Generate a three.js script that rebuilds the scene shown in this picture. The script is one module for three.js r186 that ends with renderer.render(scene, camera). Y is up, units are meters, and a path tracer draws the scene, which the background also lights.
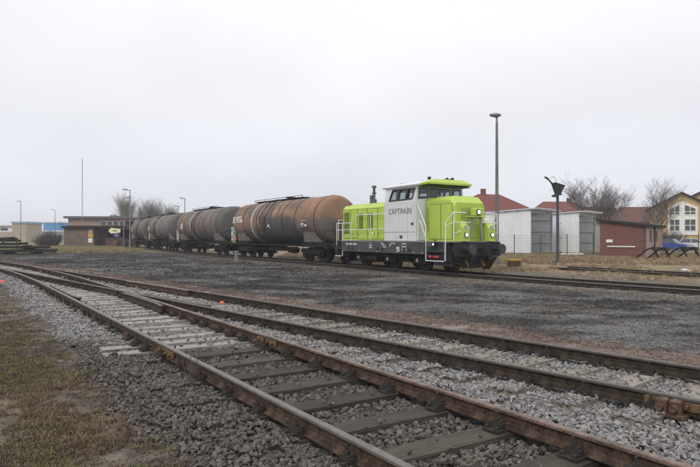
import * as THREE from 'three';
import { mergeGeometries, mergeVertices } from 'three/addons/utils/BufferGeometryUtils.js';
import { ConvexGeometry } from 'three/addons/geometries/ConvexGeometry.js';
import { RoundedBoxGeometry } from 'three/addons/geometries/RoundedBoxGeometry.js';
import { TextGeometry } from 'three/addons/geometries/TextGeometry.js';
import { FontLoader } from 'three/addons/loaders/FontLoader.js';

// ---------------------------------------------------------------- camera, sky, sun, exposure
const scene = new THREE.Scene();
const camera = new THREE.PerspectiveCamera(43.19, 700 / 467, 0.1, 3000);
camera.position.set(0, 1.67, 0);
camera.rotation.set(0.00424, 0, 0);

const renderer = new THREE.WebGLRenderer({ antialias: true });
renderer.setSize(1024, 683);
renderer.toneMapping = THREE.LinearToneMapping;
renderer.toneMappingExposure = 1.08;
renderer.shadowMap.enabled = true;

function mulberry(a) { return () => { a |= 0; a = a + 0x6D2B79F5 | 0; let t = Math.imul(a ^ a >>> 15, 1 | a); t = t + Math.imul(t ^ t >>> 7, 61 | t) ^ t; return ((t ^ t >>> 14) >>> 0) / 4294967296; }; }
const hash2 = (x, y, s) => { let h = Math.imul(x | 0, 374761393) + Math.imul(y | 0, 668265263) + Math.imul(s | 0, 1274126177) | 0; h = Math.imul(h ^ h >>> 13, 1274126177); return ((h ^ h >>> 16) >>> 0) / 4294967296; };
function vnoise(x, y, seed = 0, per = 0) {                    // value noise, tiles with period per
  const xi = Math.floor(x), yi = Math.floor(y); let fx = x - xi, fy = y - yi;
  fx = fx * fx * (3 - 2 * fx); fy = fy * fy * (3 - 2 * fy);
  const w = per ? (a => ((a % per) + per) % per) : (a => a);
  const a = hash2(w(xi), w(yi), seed), b = hash2(w(xi + 1), w(yi), seed), c = hash2(w(xi), w(yi + 1), seed), d = hash2(w(xi + 1), w(yi + 1), seed);
  return a + (b - a) * fx + (c - a) * fy + (a - b - c + d) * fx * fy;
}
function fbm(x, y, oct = 4, seed = 0, per = 0) { let s = 0, a = .5, n = 0; for (let i = 0; i < oct; i++) { s += a * vnoise(x, y, seed + i * 17, per); n += a; a *= .5; x *= 2; y *= 2; per *= 2; } return s / n; }
const sstep = (a, b, x) => { const t = Math.min(1, Math.max(0, (x - a) / (b - a))); return t * t * (3 - 2 * t); };
const mix = (a, b, t) => a + (b - a) * t;
const mix3 = (a, b, t) => [mix(a[0], b[0], t), mix(a[1], b[1], t), mix(a[2], b[2], t)];

{ // overcast winter sky: one closed grey layer, very slightly mottled
  const W = 512, H = 256, d = new Float32Array(W * H * 4);
  for (let j = 0; j < H; j++) for (let i = 0; i < W; i++) {
    const el = (j + .5) / H * Math.PI - Math.PI / 2, az = (i + .5) / W * Math.PI * 2;
    const s = Math.max(0, Math.sin(el));
    const nx = Math.cos(az) * Math.cos(el), nz = Math.sin(az) * Math.cos(el);
    const k = 1 / (s + .35);
    const cl = fbm(nx * k * 1.3 + 31, nz * k * 1.3 + 17, 5, 5) - .5;
    const L = (.71 + .66 * s) * (1 + .3 * cl);
    const o = (j * W + i) * 4;
    const wh = Math.min(1, s * 2.2); d[o] = L * mix(.962, .998, wh); d[o + 1] = L * mix(.985, 1, wh); d[o + 2] = L * mix(1.075, 1.022, wh); d[o + 3] = 1;
  }
  const t = new THREE.DataTexture(d, W, H, THREE.RGBAFormat, THREE.FloatType);
  t.mapping = THREE.EquirectangularReflectionMapping; t.magFilter = t.minFilter = THREE.LinearFilter; t.wrapS = THREE.RepeatWrapping; t.needsUpdate = true;
  scene.background = t; scene.environment = t;
}
const sun = new THREE.DirectionalLight(0xfff6ea, 1.2);
sun.position.set(-45, 75, 55); sun.target.position.set(0, 0, -20);
sun.castShadow = true; sun.shadow.radius = 40; sun.shadow.mapSize.set(2048, 2048);
Object.assign(sun.shadow.camera, { left: -90, right: 90, top: 90, bottom: -90, near: 1, far: 300 });
scene.add(sun, sun.target);
scene.fog = new THREE.FogExp2(0xd9dae2, 0.0007);

// ---------------------------------------------------------------- helpers
const taken = {};
function numbered(n) { taken[n] = (taken[n] ?? -1) + 1; return taken[n] ? `${n}_${String(taken[n]).padStart(3, '0')}` : n; }
function tag(o, label, category, group, kind) { o.userData.label = label; if (category) o.userData.category = category; if (group) o.userData.group = group; if (kind) o.userData.kind = kind; return o; }
function thing(name, label, category, [x, y, z] = [0, 0, 0], turn = 0, group) {
  const o = new THREE.Group(); o.name = numbered(name); o.position.set(x, y, z); o.rotation.y = turn; scene.add(o);
  return tag(o, label, category, group);
}
function boxUV(g) {
  const p = g.attributes.position, n = g.attributes.normal, uv = new Float32Array(p.count * 2);
  for (let i = 0; i < p.count; i++) {
    const ax = Math.abs(n.getX(i)), ay = Math.abs(n.getY(i)), az = Math.abs(n.getZ(i)), x = p.getX(i), y = p.getY(i), z = p.getZ(i);
    if (ay >= ax && ay >= az) { uv[2 * i] = x; uv[2 * i + 1] = z; } else if (ax >= az) { uv[2 * i] = z; uv[2 * i + 1] = y; } else { uv[2 * i] = x; uv[2 * i + 1] = y; }
  }
  g.setAttribute('uv', new THREE.BufferAttribute(uv, 2)); return g;
}
function clean(g) { const o = g.index ? g.toNonIndexed() : g; for (const k of Object.keys(o.attributes)) if (k !== 'position' && k !== 'normal') o.deleteAttribute(k); o.morphAttributes = {}; return o; }
function G(list) { const l = (Array.isArray(list) ? list.flat(9) : [list]).map(clean); return boxUV(l.length > 1 ? mergeGeometries(l) : l[0]); }
function meshOf(name, geo, mat) { const m = new THREE.Mesh(geo, mat); m.name = name; m.castShadow = m.receiveShadow = true; return m; }
function part(name, geos, mat, parent, label) { const m = meshOf(name, G(geos), mat); parent.add(m); if (label) m.userData.label = label; return m; }
function single(name, geos, mat, label, category, pos, turn = 0, group) { const m = meshOf(numbered(name), G(geos), mat); m.position.set(...pos); m.rotation.y = turn; scene.add(m); return tag(m, label, category, group); }
const xf = (g, x = 0, y = 0, z = 0, rx = 0, ry = 0, rz = 0) => { if (rx || ry || rz) g.applyMatrix4(new THREE.Matrix4().makeRotationFromEuler(new THREE.Euler(rx, ry, rz))); g.translate(x, y, z); return g; };
const bx = (w, h, d, x, y, z, rx, ry, rz) => xf(new THREE.BoxGeometry(w, h, d), x, y, z, rx, ry, rz);
const rb = (w, h, d, x, y, z, r = .02, rx, ry, rz) => xf(new RoundedBoxGeometry(w, h, d, 2, r), x, y, z, rx, ry, rz);
const bb = (x0, x1, y0, y1, z0, z1) => bx(x1 - x0, y1 - y0, z1 - z0, (x0 + x1) / 2, (y0 + y1) / 2, (z0 + z1) / 2);
const cyl = (r0, r1, h, x, y, z, rx, ry, rz, n = 16) => xf(new THREE.CylinderGeometry(r1, r0, h, n), x, y, z, rx, ry, rz);
const cylX = (r, l, x, y, z, n = 16) => cyl(r, r, l, x, y, z, 0, 0, Math.PI / 2, n);
const cylZ = (r, l, x, y, z, n = 16) => cyl(r, r, l, x, y, z, Math.PI / 2, 0, 0, n);
const sph = (r, x, y, z, sx = 1, sy = 1, sz = 1, n = 12) => { const g = new THREE.SphereGeometry(r, n, Math.round(n * .7)); g.scale(sx, sy, sz); g.translate(x, y, z); return g; };
const V = (x, y, z) => new THREE.Vector3(x, y, z);
function bar(a, b, r, n = 6) { const A = V(...a), B = V(...b), L = A.distanceTo(B); const g = new THREE.CylinderGeometry(r, r, L, n); g.applyQuaternion(new THREE.Quaternion().setFromUnitVectors(V(0, 1, 0), B.clone().sub(A).normalize())); const c = A.add(B).multiplyScalar(.5); g.translate(c.x, c.y, c.z); return g; }
function rail3(pts, r, n = 6) { const o = []; for (let i = 0; i + 1 < pts.length; i++) o.push(bar(pts[i], pts[i + 1], r, n)); for (let i = 1; i + 1 < pts.length; i++) o.push(sph(r, ...pts[i], 1, 1, 1, 6)); return o; }
function beam(a, b, w, h) { const A = V(...a), B = V(...b), L = A.distanceTo(B), d = B.clone().sub(A).normalize(); const g = new THREE.BoxGeometry(w, L, h); g.applyQuaternion(new THREE.Quaternion().setFromUnitVectors(V(0, 1, 0), d)); const c = A.add(B).multiplyScalar(.5); g.translate(c.x, c.y, c.z); return g; }
const convex = pts => new ConvexGeometry(pts.map(p => V(...p)));
function prismX(poly, x0, x1) { return convex([...poly.map(([z, y]) => [x0, y, z]), ...poly.map(([z, y]) => [x1, y, z])]); }     // convex cross-section (z,y) drawn along x
function plate(poly, holes, depth) { const s = new THREE.Shape(poly.map(p => new THREE.Vector2(...p))); for (const h of holes) s.holes.push(new THREE.Path(h.map(p => new THREE.Vector2(...p)))); return new THREE.ExtrudeGeometry(s, { depth, bevelEnabled: false }); }
function copy(o, label, pos, turn) { const c = o.clone(); c.name = numbered(o.name.replace(/_\d{3}$/, '')); c.userData = { ...o.userData }; if (label) c.userData.label = label; if (pos) c.position.set(...pos); if (turn !== undefined) c.rotation.y = turn; scene.add(c); return c; }
const D2R = Math.PI / 180;

// ---------------------------------------------------------------- textures and materials
function dataTex(W, H, fn, srgb = true) {
  const d = new Uint8Array(W * H * 4);
  const enc = v => { v = Math.min(1, Math.max(0, v)); return Math.round(255 * (srgb ? (v <= .0031308 ? 12.92 * v : 1.055 * Math.pow(v, 1 / 2.4) - .055) : v)); };
  for (let j = 0; j < H; j++) for (let i = 0; i < W; i++) { const c = fn(i / W, j / H), o = (j * W + i) * 4; d[o] = enc(c[0]); d[o + 1] = enc(c[1]); d[o + 2] = enc(c[2]); d[o + 3] = 255; }
  const t = new THREE.DataTexture(d, W, H); t.wrapS = t.wrapT = THREE.RepeatWrapping; t.magFilter = THREE.LinearFilter; t.minFilter = THREE.LinearMipmapLinearFilter; t.generateMipmaps = true; t.anisotropy = 8;
  if (srgb) t.colorSpace = THREE.SRGBColorSpace; t.needsUpdate = true; return t;
}
const rep = (t, rx, ry = rx) => { const c = t.clone(); c.repeat.set(rx, ry); c.needsUpdate = true; return c; };
const gritTex = dataTex(512, 512, (u, v) => {           // gritty soil: speckles of several sizes
  const a = fbm(u * 8, v * 8, 5, 3, 8), b = vnoise(u * 128, v * 128, 9, 128), c = vnoise(u * 256, v * 256, 19, 256), p = hash2(u * 512, v * 512, 4);
  let k = .42 + .42 * a + .28 * (b - .5) + .22 * (c - .5) + .15 * (p - .5); if (b > .86) k += .22; if (b < .12) k -= .2;
  return [k * 1.02, k, k * .97];
});
const gritBump = dataTex(512, 512, (u, v) => { const k = .3 + .35 * vnoise(u * 128, v * 128, 9, 128) + .2 * vnoise(u * 256, v * 256, 19, 256) + .3 * vnoise(u * 48, v * 48, 29, 48); return [k, k, k]; }, false);
const grimeTex = dataTex(512, 512, (u, v) => { const a = fbm(u * 6, v * 6, 6, 41, 6), b = fbm(u * 40, v * 40, 3, 43, 40); const k = .66 + .5 * (a - .5) + .25 * (b - .5); return [k * 1.0, k * .985, k * .965]; });
const lightTex = dataTex(512, 512, (u, v) => { const a = fbm(u * 5, v * 5, 6, 61, 5), b = fbm(u * 60, v * 12, 3, 63, 12); const k = .88 + .2 * (a - .5) + .15 * (b - .5) - (b > .68 ? .08 : 0); return [k, k, k * .992]; });
const rustTex = dataTex(512, 512, (u, v) => { const a = fbm(u * 6, v * 6, 6, 71, 6), b = fbm(u * 48, v * 48, 3, 73, 48); return mix3([.28, .22, .195], [.92, .74, .64], sstep(.28, .72, a * .6 + b * .4)); });
const woodTex = dataTex(512, 512, (u, v) => {           // grain along u
  const g = fbm(u * 3, v * 64, 4, 81, 0) * .6 + vnoise(u * 6, v * 160, 83) * .4, crack = vnoise(u * 4, v * 40, 85) > .83 ? .45 : 1, a = fbm(u * 8, v * 8, 4, 87, 8);
  const k = (.5 + .5 * g) * crack * (.7 + .5 * a); return [k, k * .97, k * .93];
});
const woodBump = dataTex(256, 256, (u, v) => { const k = fbm(u * 3, v * 48, 4, 81) * (vnoise(u * 4, v * 40, 85) > .8 ? .3 : 1); return [k, k, k]; }, false);
const ribTex = dataTex(256, 16, u => { const k = .5 + .5 * Math.sin(u * Math.PI * 2 * 4); return [k, k, k]; }, false);

const std = (c, rough = .8, o = {}) => new (rough >= .7 ? THREE.MeshPhysicalMaterial : THREE.MeshStandardMaterial)({ ...(rough >= .7 ? { specularIntensity: .35 } : {}), color: new THREE.Color().setRGB(...c), roughness: rough, ...o });
const grime = rep(grimeTex, .6), light = rep(lightTex, .45), rustT = rep(rustTex, 1.7), rustFar = rep(rustTex, .7);
const M = {
  railRed: std([.1, .082, .07], .75, { map: rustT, bumpMap: rustT, bumpScale: .002 }),
  railDark: std([.06, .057, .048], .7, { map: rustT, bumpMap: rustT, bumpScale: .002 }),
  headRust: std([.2, .165, .145], .5, { map: rep(rustTex, 1.1) }),
  headGrey: std([.165, .15, .14], .5, { map: rep(grimeTex, 1.5) }),
  headDark: std([.12, .108, .095], .5, { map: rep(grimeTex, 1.5), metalness: .2 }),
  fast: std([.062, .055, .05], .8, { map: grime }),
  fastRust: std([.17, .13, .11], .85, { map: rustT }),
  joint: std([.2, .155, .095], .8, { map: rep(rustTex, 2.4) }),
  sleeperDark: [0, 1, 2].map(i => std([[.082, .075, .064], [.066, .06, .053], [.1, .09, .076]][i], .8, { map: rep(woodTex, .8, 2.5), bumpMap: rep(woodBump, .8, 2.5), bumpScale: .006 })),
  sleeperPale: [0, 1, 2].map(i => std([[.42, .41, .41], [.36, .35, .35], [.48, .465, .46]][i], .9, { map: rep(woodTex, .9, 2), bumpMap: rep(woodBump, .9, 2), bumpScale: .005 })),
  concretePale: [0, 1].map(i => std([[.38, .35, .305], [.32, .29, .25]][i], .95, { map: rep(gritTex, .9) })),
  steelDark: std([.042, .042, .043], .72, { map: grime }),
  steelBlack: std([.02, .019, .019], .8, { map: grime }),
  lime: std([.43, .585, .085], .42, { map: light }),
  limeDark: std([.31, .42, .065], .5, { map: light }),
  silver: std([.66, .67, .70], .4, { map: light }),
  frameGrey: std([.075, .08, .085], .55, { map: rep(grimeTex, .35) }),
  white: std([.72, .73, .73], .5),
  marks: std([.6, .6, .6], .7),
  rubber: std([.02, .022, .024], .6),
  glass: new THREE.MeshPhysicalMaterial({ color: 0xdfe6e6, transmission: 1, thickness: 0, roughness: .03, ior: 1.5 }),
  louvre: std([.05, .085, .02], .7),
  yellow: std([.5, .32, .03], .6, { map: grime }),
  red: std([.5, .035, .03], .5),
  orange: std([.85, .17, .04], .6),
  lamp: std([.9, .9, .85], .3, { emissive: new THREE.Color(1, .97, .86), emissiveIntensity: .75 }),
  chrome: std([.45, .46, .48], .25, { metalness: .8 }),
  galv: std([.36, .37, .38], .6, { map: grime }),
  mast: std([.25, .25, .24], .8, { map: grime }),
  signalGreen: std([.02, .035, .032], .5),
  black: std([.02, .02, .02], .7),
  saddle: std([.24, .23, .215], .85, { map: rep(grimeTex, 1.1) }),
  concrete: std([.36, .35, .32], .9, { map: rep(gritTex, .8) }),
};

// ---------------------------------------------------------------- track layout (X to the right, D away from the camera, metres)
const hA = 34.3 * D2R, hB = 41.2 * D2R, GH = .7535;
const dirOf = h => [Math.sin(h), -Math.cos(h)], norOf = h => [Math.cos(h), Math.sin(h)];
const cA0 = [-2.323 + GH * Math.cos(hA), 7.824 + GH * Math.sin(hA)], cB0 = [-.852 + GH * Math.cos(hB), 10.055 + GH * Math.sin(hB)];
// centre line of the near siding: straight, then a curve into the other one at the points
const turnoutPath = (() => {
  const a = [-Math.sin(hA), Math.cos(hA)], b = [-Math.sin(hB), Math.cos(hB)];
  const det = a[0] * -b[1] + b[0] * a[1], rx = cB0[0] - cA0[0], ry = cB0[1] - cA0[1];
  const t = (rx * -b[1] + b[0] * ry) / det, I = [cA0[0] + a[0] * t, cA0[1] + a[1] * t], T = 8;
  const pts = []; const P = (x, d, h) => pts.push({ x, d, h });
  for (let s = 9; s > -(t - T); s -= .25) P(cA0[0] - a[0] * s, cA0[1] - a[1] * s, hA);
  const R = T / Math.tan((hB - hA) / 2);
  let x = I[0] - a[0] * T, d = I[1] - a[1] * T; const n = 60, L = R * (hB - hA);
  for (let i = 0; i <= n; i++) { const h = hA + (hB - hA) * i / n; P(x, d, h); const hm = h + (hB - hA) / n / 2; x -= Math.sin(hm) * L / n; d += Math.cos(hm) * L / n; }
  return pts;
})();
const straightPath = (() => { const pts = []; for (let s = 9; s > -60; s -= .5) pts.push({ x: cB0[0] + Math.sin(hB) * s, d: cB0[1] - Math.cos(hB) * s, h: hB }); return pts; })();
// main line with the train: a gentle curve
const headC = s => { const S = [-130, -85, -60, -40, -22, -8, 0, 4, 9, 16, 40], H = [24, 26.5, 27.5, 29, 32.5, 33.3, 32.6, 32.6, 37, 42, 44]; let i = 0; while (i < S.length - 2 && s > S[i + 1]) i++; return (H[i] + (H[i + 1] - H[i]) * Math.min(1, Math.max(0, (s - S[i]) / (S[i + 1] - S[i])))) * D2R; };
const mainPath = (() => {
  const back = [], fwd = []; let x = 2.984, d = 29.63; const ds = .25;
  for (let s = 0; s > -128; s -= ds) { back.push({ x, d, h: headC(s), s }); const h = headC(s - ds / 2); x -= Math.sin(h) * ds; d += Math.cos(h) * ds; }
  x = 2.984; d = 29.63;
  for (let s = 0; s < 36; s += ds) { if (s > 0) fwd.push({ x, d, h: headC(s), s }); const h = headC(s + ds / 2); x += Math.sin(h) * ds; d -= Math.cos(h) * ds; }
  return fwd.reverse().concat(back);
})();
function mainAt(s) { let k = mainPath.findIndex(p => p.s <= s); if (k < 0) k = mainPath.length - 1; const p = mainPath[k], q = mainPath[Math.max(0, k - 1)]; const t = q.s === p.s ? 0 : (s - p.s) / (q.s - p.s); return { x: mix(p.x, q.x, t), d: mix(p.d, q.d, t), h: mix(p.h, q.h, t) }; }
const grassPath = (() => { const h = 32.5 * D2R, pts = []; for (let s = 30; s > -3; s -= .5) pts.push({ x: 12.1 + .6 + Math.sin(h) * s, d: 29.6 + .4 - Math.cos(h) * s, h }); return pts; })();
function latTable(path) {      // signed sideways distance of (X, D) from a path
  const t = new Map(); for (const p of path) t.set(Math.round(p.d * 4), p);
  const ks = [...t.keys()], lo = Math.min(...ks), hi = Math.max(...ks); const arr = []; let last = t.get(lo); for (let k = lo; k <= hi; k++) { if (t.has(k)) last = t.get(k); arr.push(last); }
  return (X, D) => { const p = arr[Math.min(arr.length - 1, Math.max(0, Math.round(D * 4) - lo))]; return (X - p.x) * Math.cos(p.h) + (D - p.d) * Math.sin(p.h); };
}
const latA = latTable(turnoutPath), latB = latTable(straightPath), latC = latTable(mainPath), latD = latTable(grassPath);
const RAIL_FG = .17, RAIL_MAIN = .05;
// how much a point belongs to the ballast bed of the two sidings (edges wander)
function bedMask(X, D) {
  const w = .35 * (fbm(X * .9 + 7, D * .9, 3, 91) - .5) * 2, l = D > 30 ? latB(X, D) + 1.2 : latA(X, D), r = latB(X, D);
  const e = mix(.22, 0, sstep(7.2, 8.8, D)); return sstep(-1.78 - e * 1.7, -1.5 + e * 1.3, l + w * (1 + e * 2)) * (1 - sstep(1.3, 1.6, r + w));
}
function groundY(X, D) {
  if (D > 170) return -.12;
  const bed = D < 70 ? bedMask(X, D) : 0, main = D < 130 ? 1 - sstep(1.2, 2.4, Math.abs(latC(X, D))) : 0;
  let y = -.045 + .05 * (fbm(X * .7, D * .7, 3, 11) - .5) + .022 * (fbm(X * 6, D * 6, 2, 12) - .5);
  const far = sstep(.5, 4, latB(X, D)); y += -.075 * far + .05 * far * (fbm(X * .35, D * .35, 3, 13) - .5) + .07 * far * (fbm(X * 1.1, D * 1.1, 4, 16) - .5) + .04 * far * (fbm(X * 3.7, D * 3.7, 3, 18) - .5);
  y = mix(y, -.085 + .02 * (fbm(X * 8, D * 8, 2, 14) - .5), bed * bed);
  y = mix(y, -.115 + .02 * (fbm(X * 5, D * 5, 2, 15) - .5), main);
  return y;
}

// ---------------------------------------------------------------- ground
function groundColor(X, D) {
  const n1 = fbm(X * .5 + 3, D * .5, 4, 21), n2 = fbm(X * 1.8, D * 1.8, 4, 22), n3 = fbm(X * 5, D * 5, 3, 23);
  const la = D < 31 ? latA(X, D) : latB(X, D) + 1, lb = latB(X, D), lc = D < 130 ? latC(X, D) : 9 + X;
  // trodden earth with moss, left of the sidings
  let c = mix3([.125, .106, .087], [.19, .163, .137], n3);
  c = mix3(c, [.07, .06, .05], sstep(.52, .68, n2) * .8); c = mix3(c, [.06, .055, .045], sstep(.6, .72, fbm(X * 11, D * 11, 3, 29)) * .7); c = mix3(c, [.23, .2, .17], sstep(.62, .74, fbm(X * 9 + 50, D * 9, 3, 30)) * .7);
  c = mix3(c, [.15, .105, .083], sstep(.55, .75, fbm(X * 2.3 + 9, D * 2.3, 4, 24)) * .6);
  const mossy = sstep(-1.9, -3.2, la) * (D < 12 ? 1 : sstep(25, 20, D));
  c = mix3(c, [.135, .138, .052], sstep(.5, .66, fbm(X * 1.5 + 40, D * 1.5, 4, 25) * .75 + .25 * fbm(X * 8, D * 8, 2, 34)) * mossy * .9);
  c = mix3(c, [.22, .19, .13], sstep(.56, .72, fbm(X * 3.3 + 60, D * 3.3, 3, 26)) * mossy * .6);
  // reddish sand beside the second siding, then dark cinders with pale grit
  const w = (n1 - .5) * 1.6 + (n2 - .5) * .7;
  const n4 = fbm(X * 2.6 + 21, D * 3.4, 4, 35); let m = mix3([.05, .05, .051], [.135, .133, .133], sstep(.25, .75, n3 * .5 + n4 * .5));
  m = mix3(m, [.195, .196, .203], sstep(.45, .58, fbm(X * .45 + Math.sin(D) * .2, D * .8 + 11, 5, 27)) * (.45 + .5 * n3));
  m = mix3(m, [.05, .048, .046], sstep(.55, .68, fbm(X * .6 + 77, D * 1.3, 4, 28)) * .9);
  m = mix3(m, [.14, .12, .105], sstep(.6, .75, n2) * .6);
  const sand = mix3([.215, .16, .14], [.15, .108, .094], n2);
  let s = mix3(sand, [.2, .17, .15], sstep(.55, .75, n3) * .6); s = mix3(s, [.38, .345, .32], sstep(.62, .75, n2) * .7);
  m = mix3(s, m, sstep(2.75, 3.35, lb + w * 1.1));
  // shoulder of the main line and the field behind it
  const sh = mix3([.17, .15, .13], [.23, .205, .185], n3);
  m = mix3(m, sh, sstep(-3.4, -2.0, lc + w * .5));
  let f = mix3([.34, .265, .17], [.24, .19, .13], n2); f = mix3(f, [.2, .18, .12], sstep(.5, .7, n1) * .7); f = mix3([.15, .13, .11], f, sstep(3.2, 7.5, lc + w * 2.2));
  m = mix3(m, f, sstep(1.9, 3.2, lc + w * .4));
  if (D > 60) { const g = sstep(60, 75, D + w * 4) * (lc < 2 ? 1 : 0); m = mix3(m, mix3([.3, .24, .15], [.2, .2, .1], n1), g); }
  c = mix3(c, m, sstep(1.2, 1.7, lb + .3 * (n2 - .5)));
  const bed = D < 70 ? bedMask(X, D) : 0;
  const pale = stonePale(X, D), bc = mix3([.115, .105, .098], [.235, .233, .24], pale);
  return mix3(c, bc, bed);
}
function stonePale(X, D) {    // 0 damp brown stones round the near siding, 1 pale grey stones
  const la = latA(X, D), lb = latB(X, D);
  const near = sstep(9.6, 8.6, D + (fbm(X * 1.5, D * 1.5, 2, 31) - .5) * 1.2 + la * .35);
  return Math.min(1, Math.max(1 - near, sstep(.85, 1.05, la))) * .95 + 0 * lb;
}
{
  const xs = [0]; while (xs[xs.length - 1] < 460) { const x = xs[xs.length - 1]; xs.push(x + Math.max(.075, .02 * x)); }
  const X = [...xs.slice(1).reverse().map(x => -x), ...xs];
  const Ds = [-6, -4, -2, 0, 1]; while (Ds[Ds.length - 1] < 900) { const d = Ds[Ds.length - 1]; Ds.push(d + Math.max(.07, .0135 * d)); }
  const nx = X.length, nd = Ds.length, pos = new Float32Array(nx * nd * 3), col = new Float32Array(nx * nd * 3), uv = new Float32Array(nx * nd * 2), idx = [];
  for (let j = 0; j < nd; j++) for (let i = 0; i < nx; i++) {
    const k = j * nx + i, x = X[i], d = Ds[j];
    pos[3 * k] = x; pos[3 * k + 1] = groundY(x, d); pos[3 * k + 2] = -d; uv[2 * k] = x / 1.6; uv[2 * k + 1] = d / 1.6;
    const c = groundColor(x, d); col[3 * k] = c[0] * 1.2; col[3 * k + 1] = c[1] * 1.2; col[3 * k + 2] = c[2] * 1.2;
    if (i + 1 < nx && j + 1 < nd) idx.push(k, k + 1, k + nx + 1, k, k + nx + 1, k + nx);
  }
  const g = new THREE.BufferGeometry(); g.setAttribute('position', new THREE.BufferAttribute(pos, 3)); g.setAttribute('color', new THREE.BufferAttribute(col, 3)); g.setAttribute('uv', new THREE.BufferAttribute(uv, 2)); g.setIndex(idx); g.computeVertexNormals();
  const m = meshOf('ground', g, new THREE.MeshPhysicalMaterial({ vertexColors: true, map: gritTex, roughness: .95, specularIntensity: .35, bumpMap: gritBump, bumpScale: .018 }));
  m.userData.kind = 'structure'; m.userData.label = 'trodden earth, cinders and dry grass around the railway tracks'; scene.add(m);
}
const inView = (X, D, m = .08) => D > 2.6 && Math.abs(X) < D * (.5932 + m) + .6;

// ---------------------------------------------------------------- tracks
const railProfile = [[-.0625, 0], [.0625, 0], [.0625, .011], [.02, .026], [.0085, .045], [.0085, .1], [.03, .113], [.0335, .122], [-.0335, .122], [-.03, .113], [-.0085, .1], [-.0085, .045], [-.02, .026], [-.0625, .011]];
const headProfile = [[-.0335, .1225], [.0335, .1225], [.0335, .142], [.026, .149], [-.026, .149], [-.0335, .142]];
function sweep(profile, path, off, y0, yaw = 0) {
  const pos = [], uv = []; const pt = (p, [l, u]) => [p.x + Math.cos(p.h) * (off(p) + l), y0 + u, -(p.d + Math.sin(p.h) * (off(p) + l))];
  let run = 0;
  for (let i = 0; i + 1 < path.length; i++) {
    const a = path[i], b = path[i + 1], L = Math.hypot(a.x - b.x, a.d - b.d); let per = 0;
    for (let k = 0; k < profile.length; k++) {
      const p = profile[k], q = profile[(k + 1) % profile.length], w = Math.hypot(p[0] - q[0], p[1] - q[1]);
      const A = pt(a, p), B = pt(a, q), C = pt(b, q), E = pt(b, p);
      pos.push(...A, ...C, ...B, ...A, ...E, ...C); uv.push(run, per, run + L, per + w, run, per + w, run, per, run + L, per, run + L, per + w); per += w;
    }
    run += L;
  }
  for (const [p, fl] of [[path[0], 1], [path[path.length - 1], 0]]) for (const t of THREE.ShapeUtils.triangulateShape(profile.map(q => new THREE.Vector2(...q)), [])) { const o = fl ? [0, 2, 1] : [0, 1, 2]; for (const k of o) { pos.push(...pt(p, profile[t[k]])); uv.push(...profile[t[k]]); } }
  const g = new THREE.BufferGeometry(); g.setAttribute('position', new THREE.BufferAttribute(new Float32Array(pos), 3)); g.setAttribute('uv', new THREE.BufferAttribute(new Float32Array(uv), 2)); g.computeVertexNormals(); return g;
}
function addRail(track, path, off, top, mat, headMat, name = 'rail') {
  const o = typeof off === 'function' ? off : () => off;
  const r = meshOf(name, sweep(railProfile, path, o, top - .149), mat); track.add(r);
  const h = meshOf('rail_head', sweep(headProfile, path, o, top - .149), headMat); r.add(h); return r;
}
const trackA = thing('railway_track', 'rust red siding track with dark wooden sleepers in the foreground', 'railway track', [0, 0, 0], 0, 'railway tracks');
const trackB = thing('railway_track', 'second siding track with dark rails and pale buried sleepers, behind the rusty one', 'railway track', [0, 0, 0], 0, 'railway tracks');
const trackC = thing('railway_track', 'track carrying the green locomotive and the tank wagons', 'railway track', [0, 0, 0], 0, 'railway tracks');
const trackD = thing('railway_track', 'overgrown track half buried in dry grass behind the locomotive track', 'railway track', [0, 0, 0], 0, 'railway tracks');

const gapAB = p => { const x = p.x - GH * Math.cos(p.h), d = p.d - GH * Math.sin(p.h); return latB(x, d) + GH; };      // near rail of A against near rail of B, negative: A lies to the left
addRail(trackA, turnoutPath, -GH, RAIL_FG, M.railRed, M.headGrey);
addRail(trackA, turnoutPath.filter(p => gapAB(p) < -.072), GH, RAIL_FG, M.railRed, M.headRust);
const lastA = turnoutPath.filter(p => gapAB(p) < -.072).pop();
addRail(trackB, straightPath.filter(p => p.d < lastA.d + .1), -GH, RAIL_FG - .003, M.railDark, M.headDark);
addRail(trackB, straightPath, GH, RAIL_FG - .003, M.railDark, M.headDark);
{ const end = turnoutPath[turnoutPath.length - 1]; addRail(trackB, straightPath.filter(p => p.d > end.d - .1), -GH, RAIL_FG - .003, M.railDark, M.headDark); }
// check rails beside the crossing, flared at both ends
const flare = (lo, hi, base, sgn) => p => { const t = Math.min(p.d - lo, hi - p.d); return base + sgn * (t < .7 ? (.7 - t) * .09 : 0); };
{ const lo = 14.6, hi = 18.6; addRail(trackA, turnoutPath.filter(p => p.d > lo && p.d < hi), flare(lo, hi, -GH + .115, 1), RAIL_FG + .012, M.railRed, M.headRust, 'check_rail'); }
{ const lo = 15.6, hi = 19.4; addRail(trackB, straightPath.filter(p => p.d > lo && p.d < hi), flare(lo, hi, GH - .115, -1), RAIL_FG + .012, M.railRed, M.headRust, 'check_rail'); }
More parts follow.
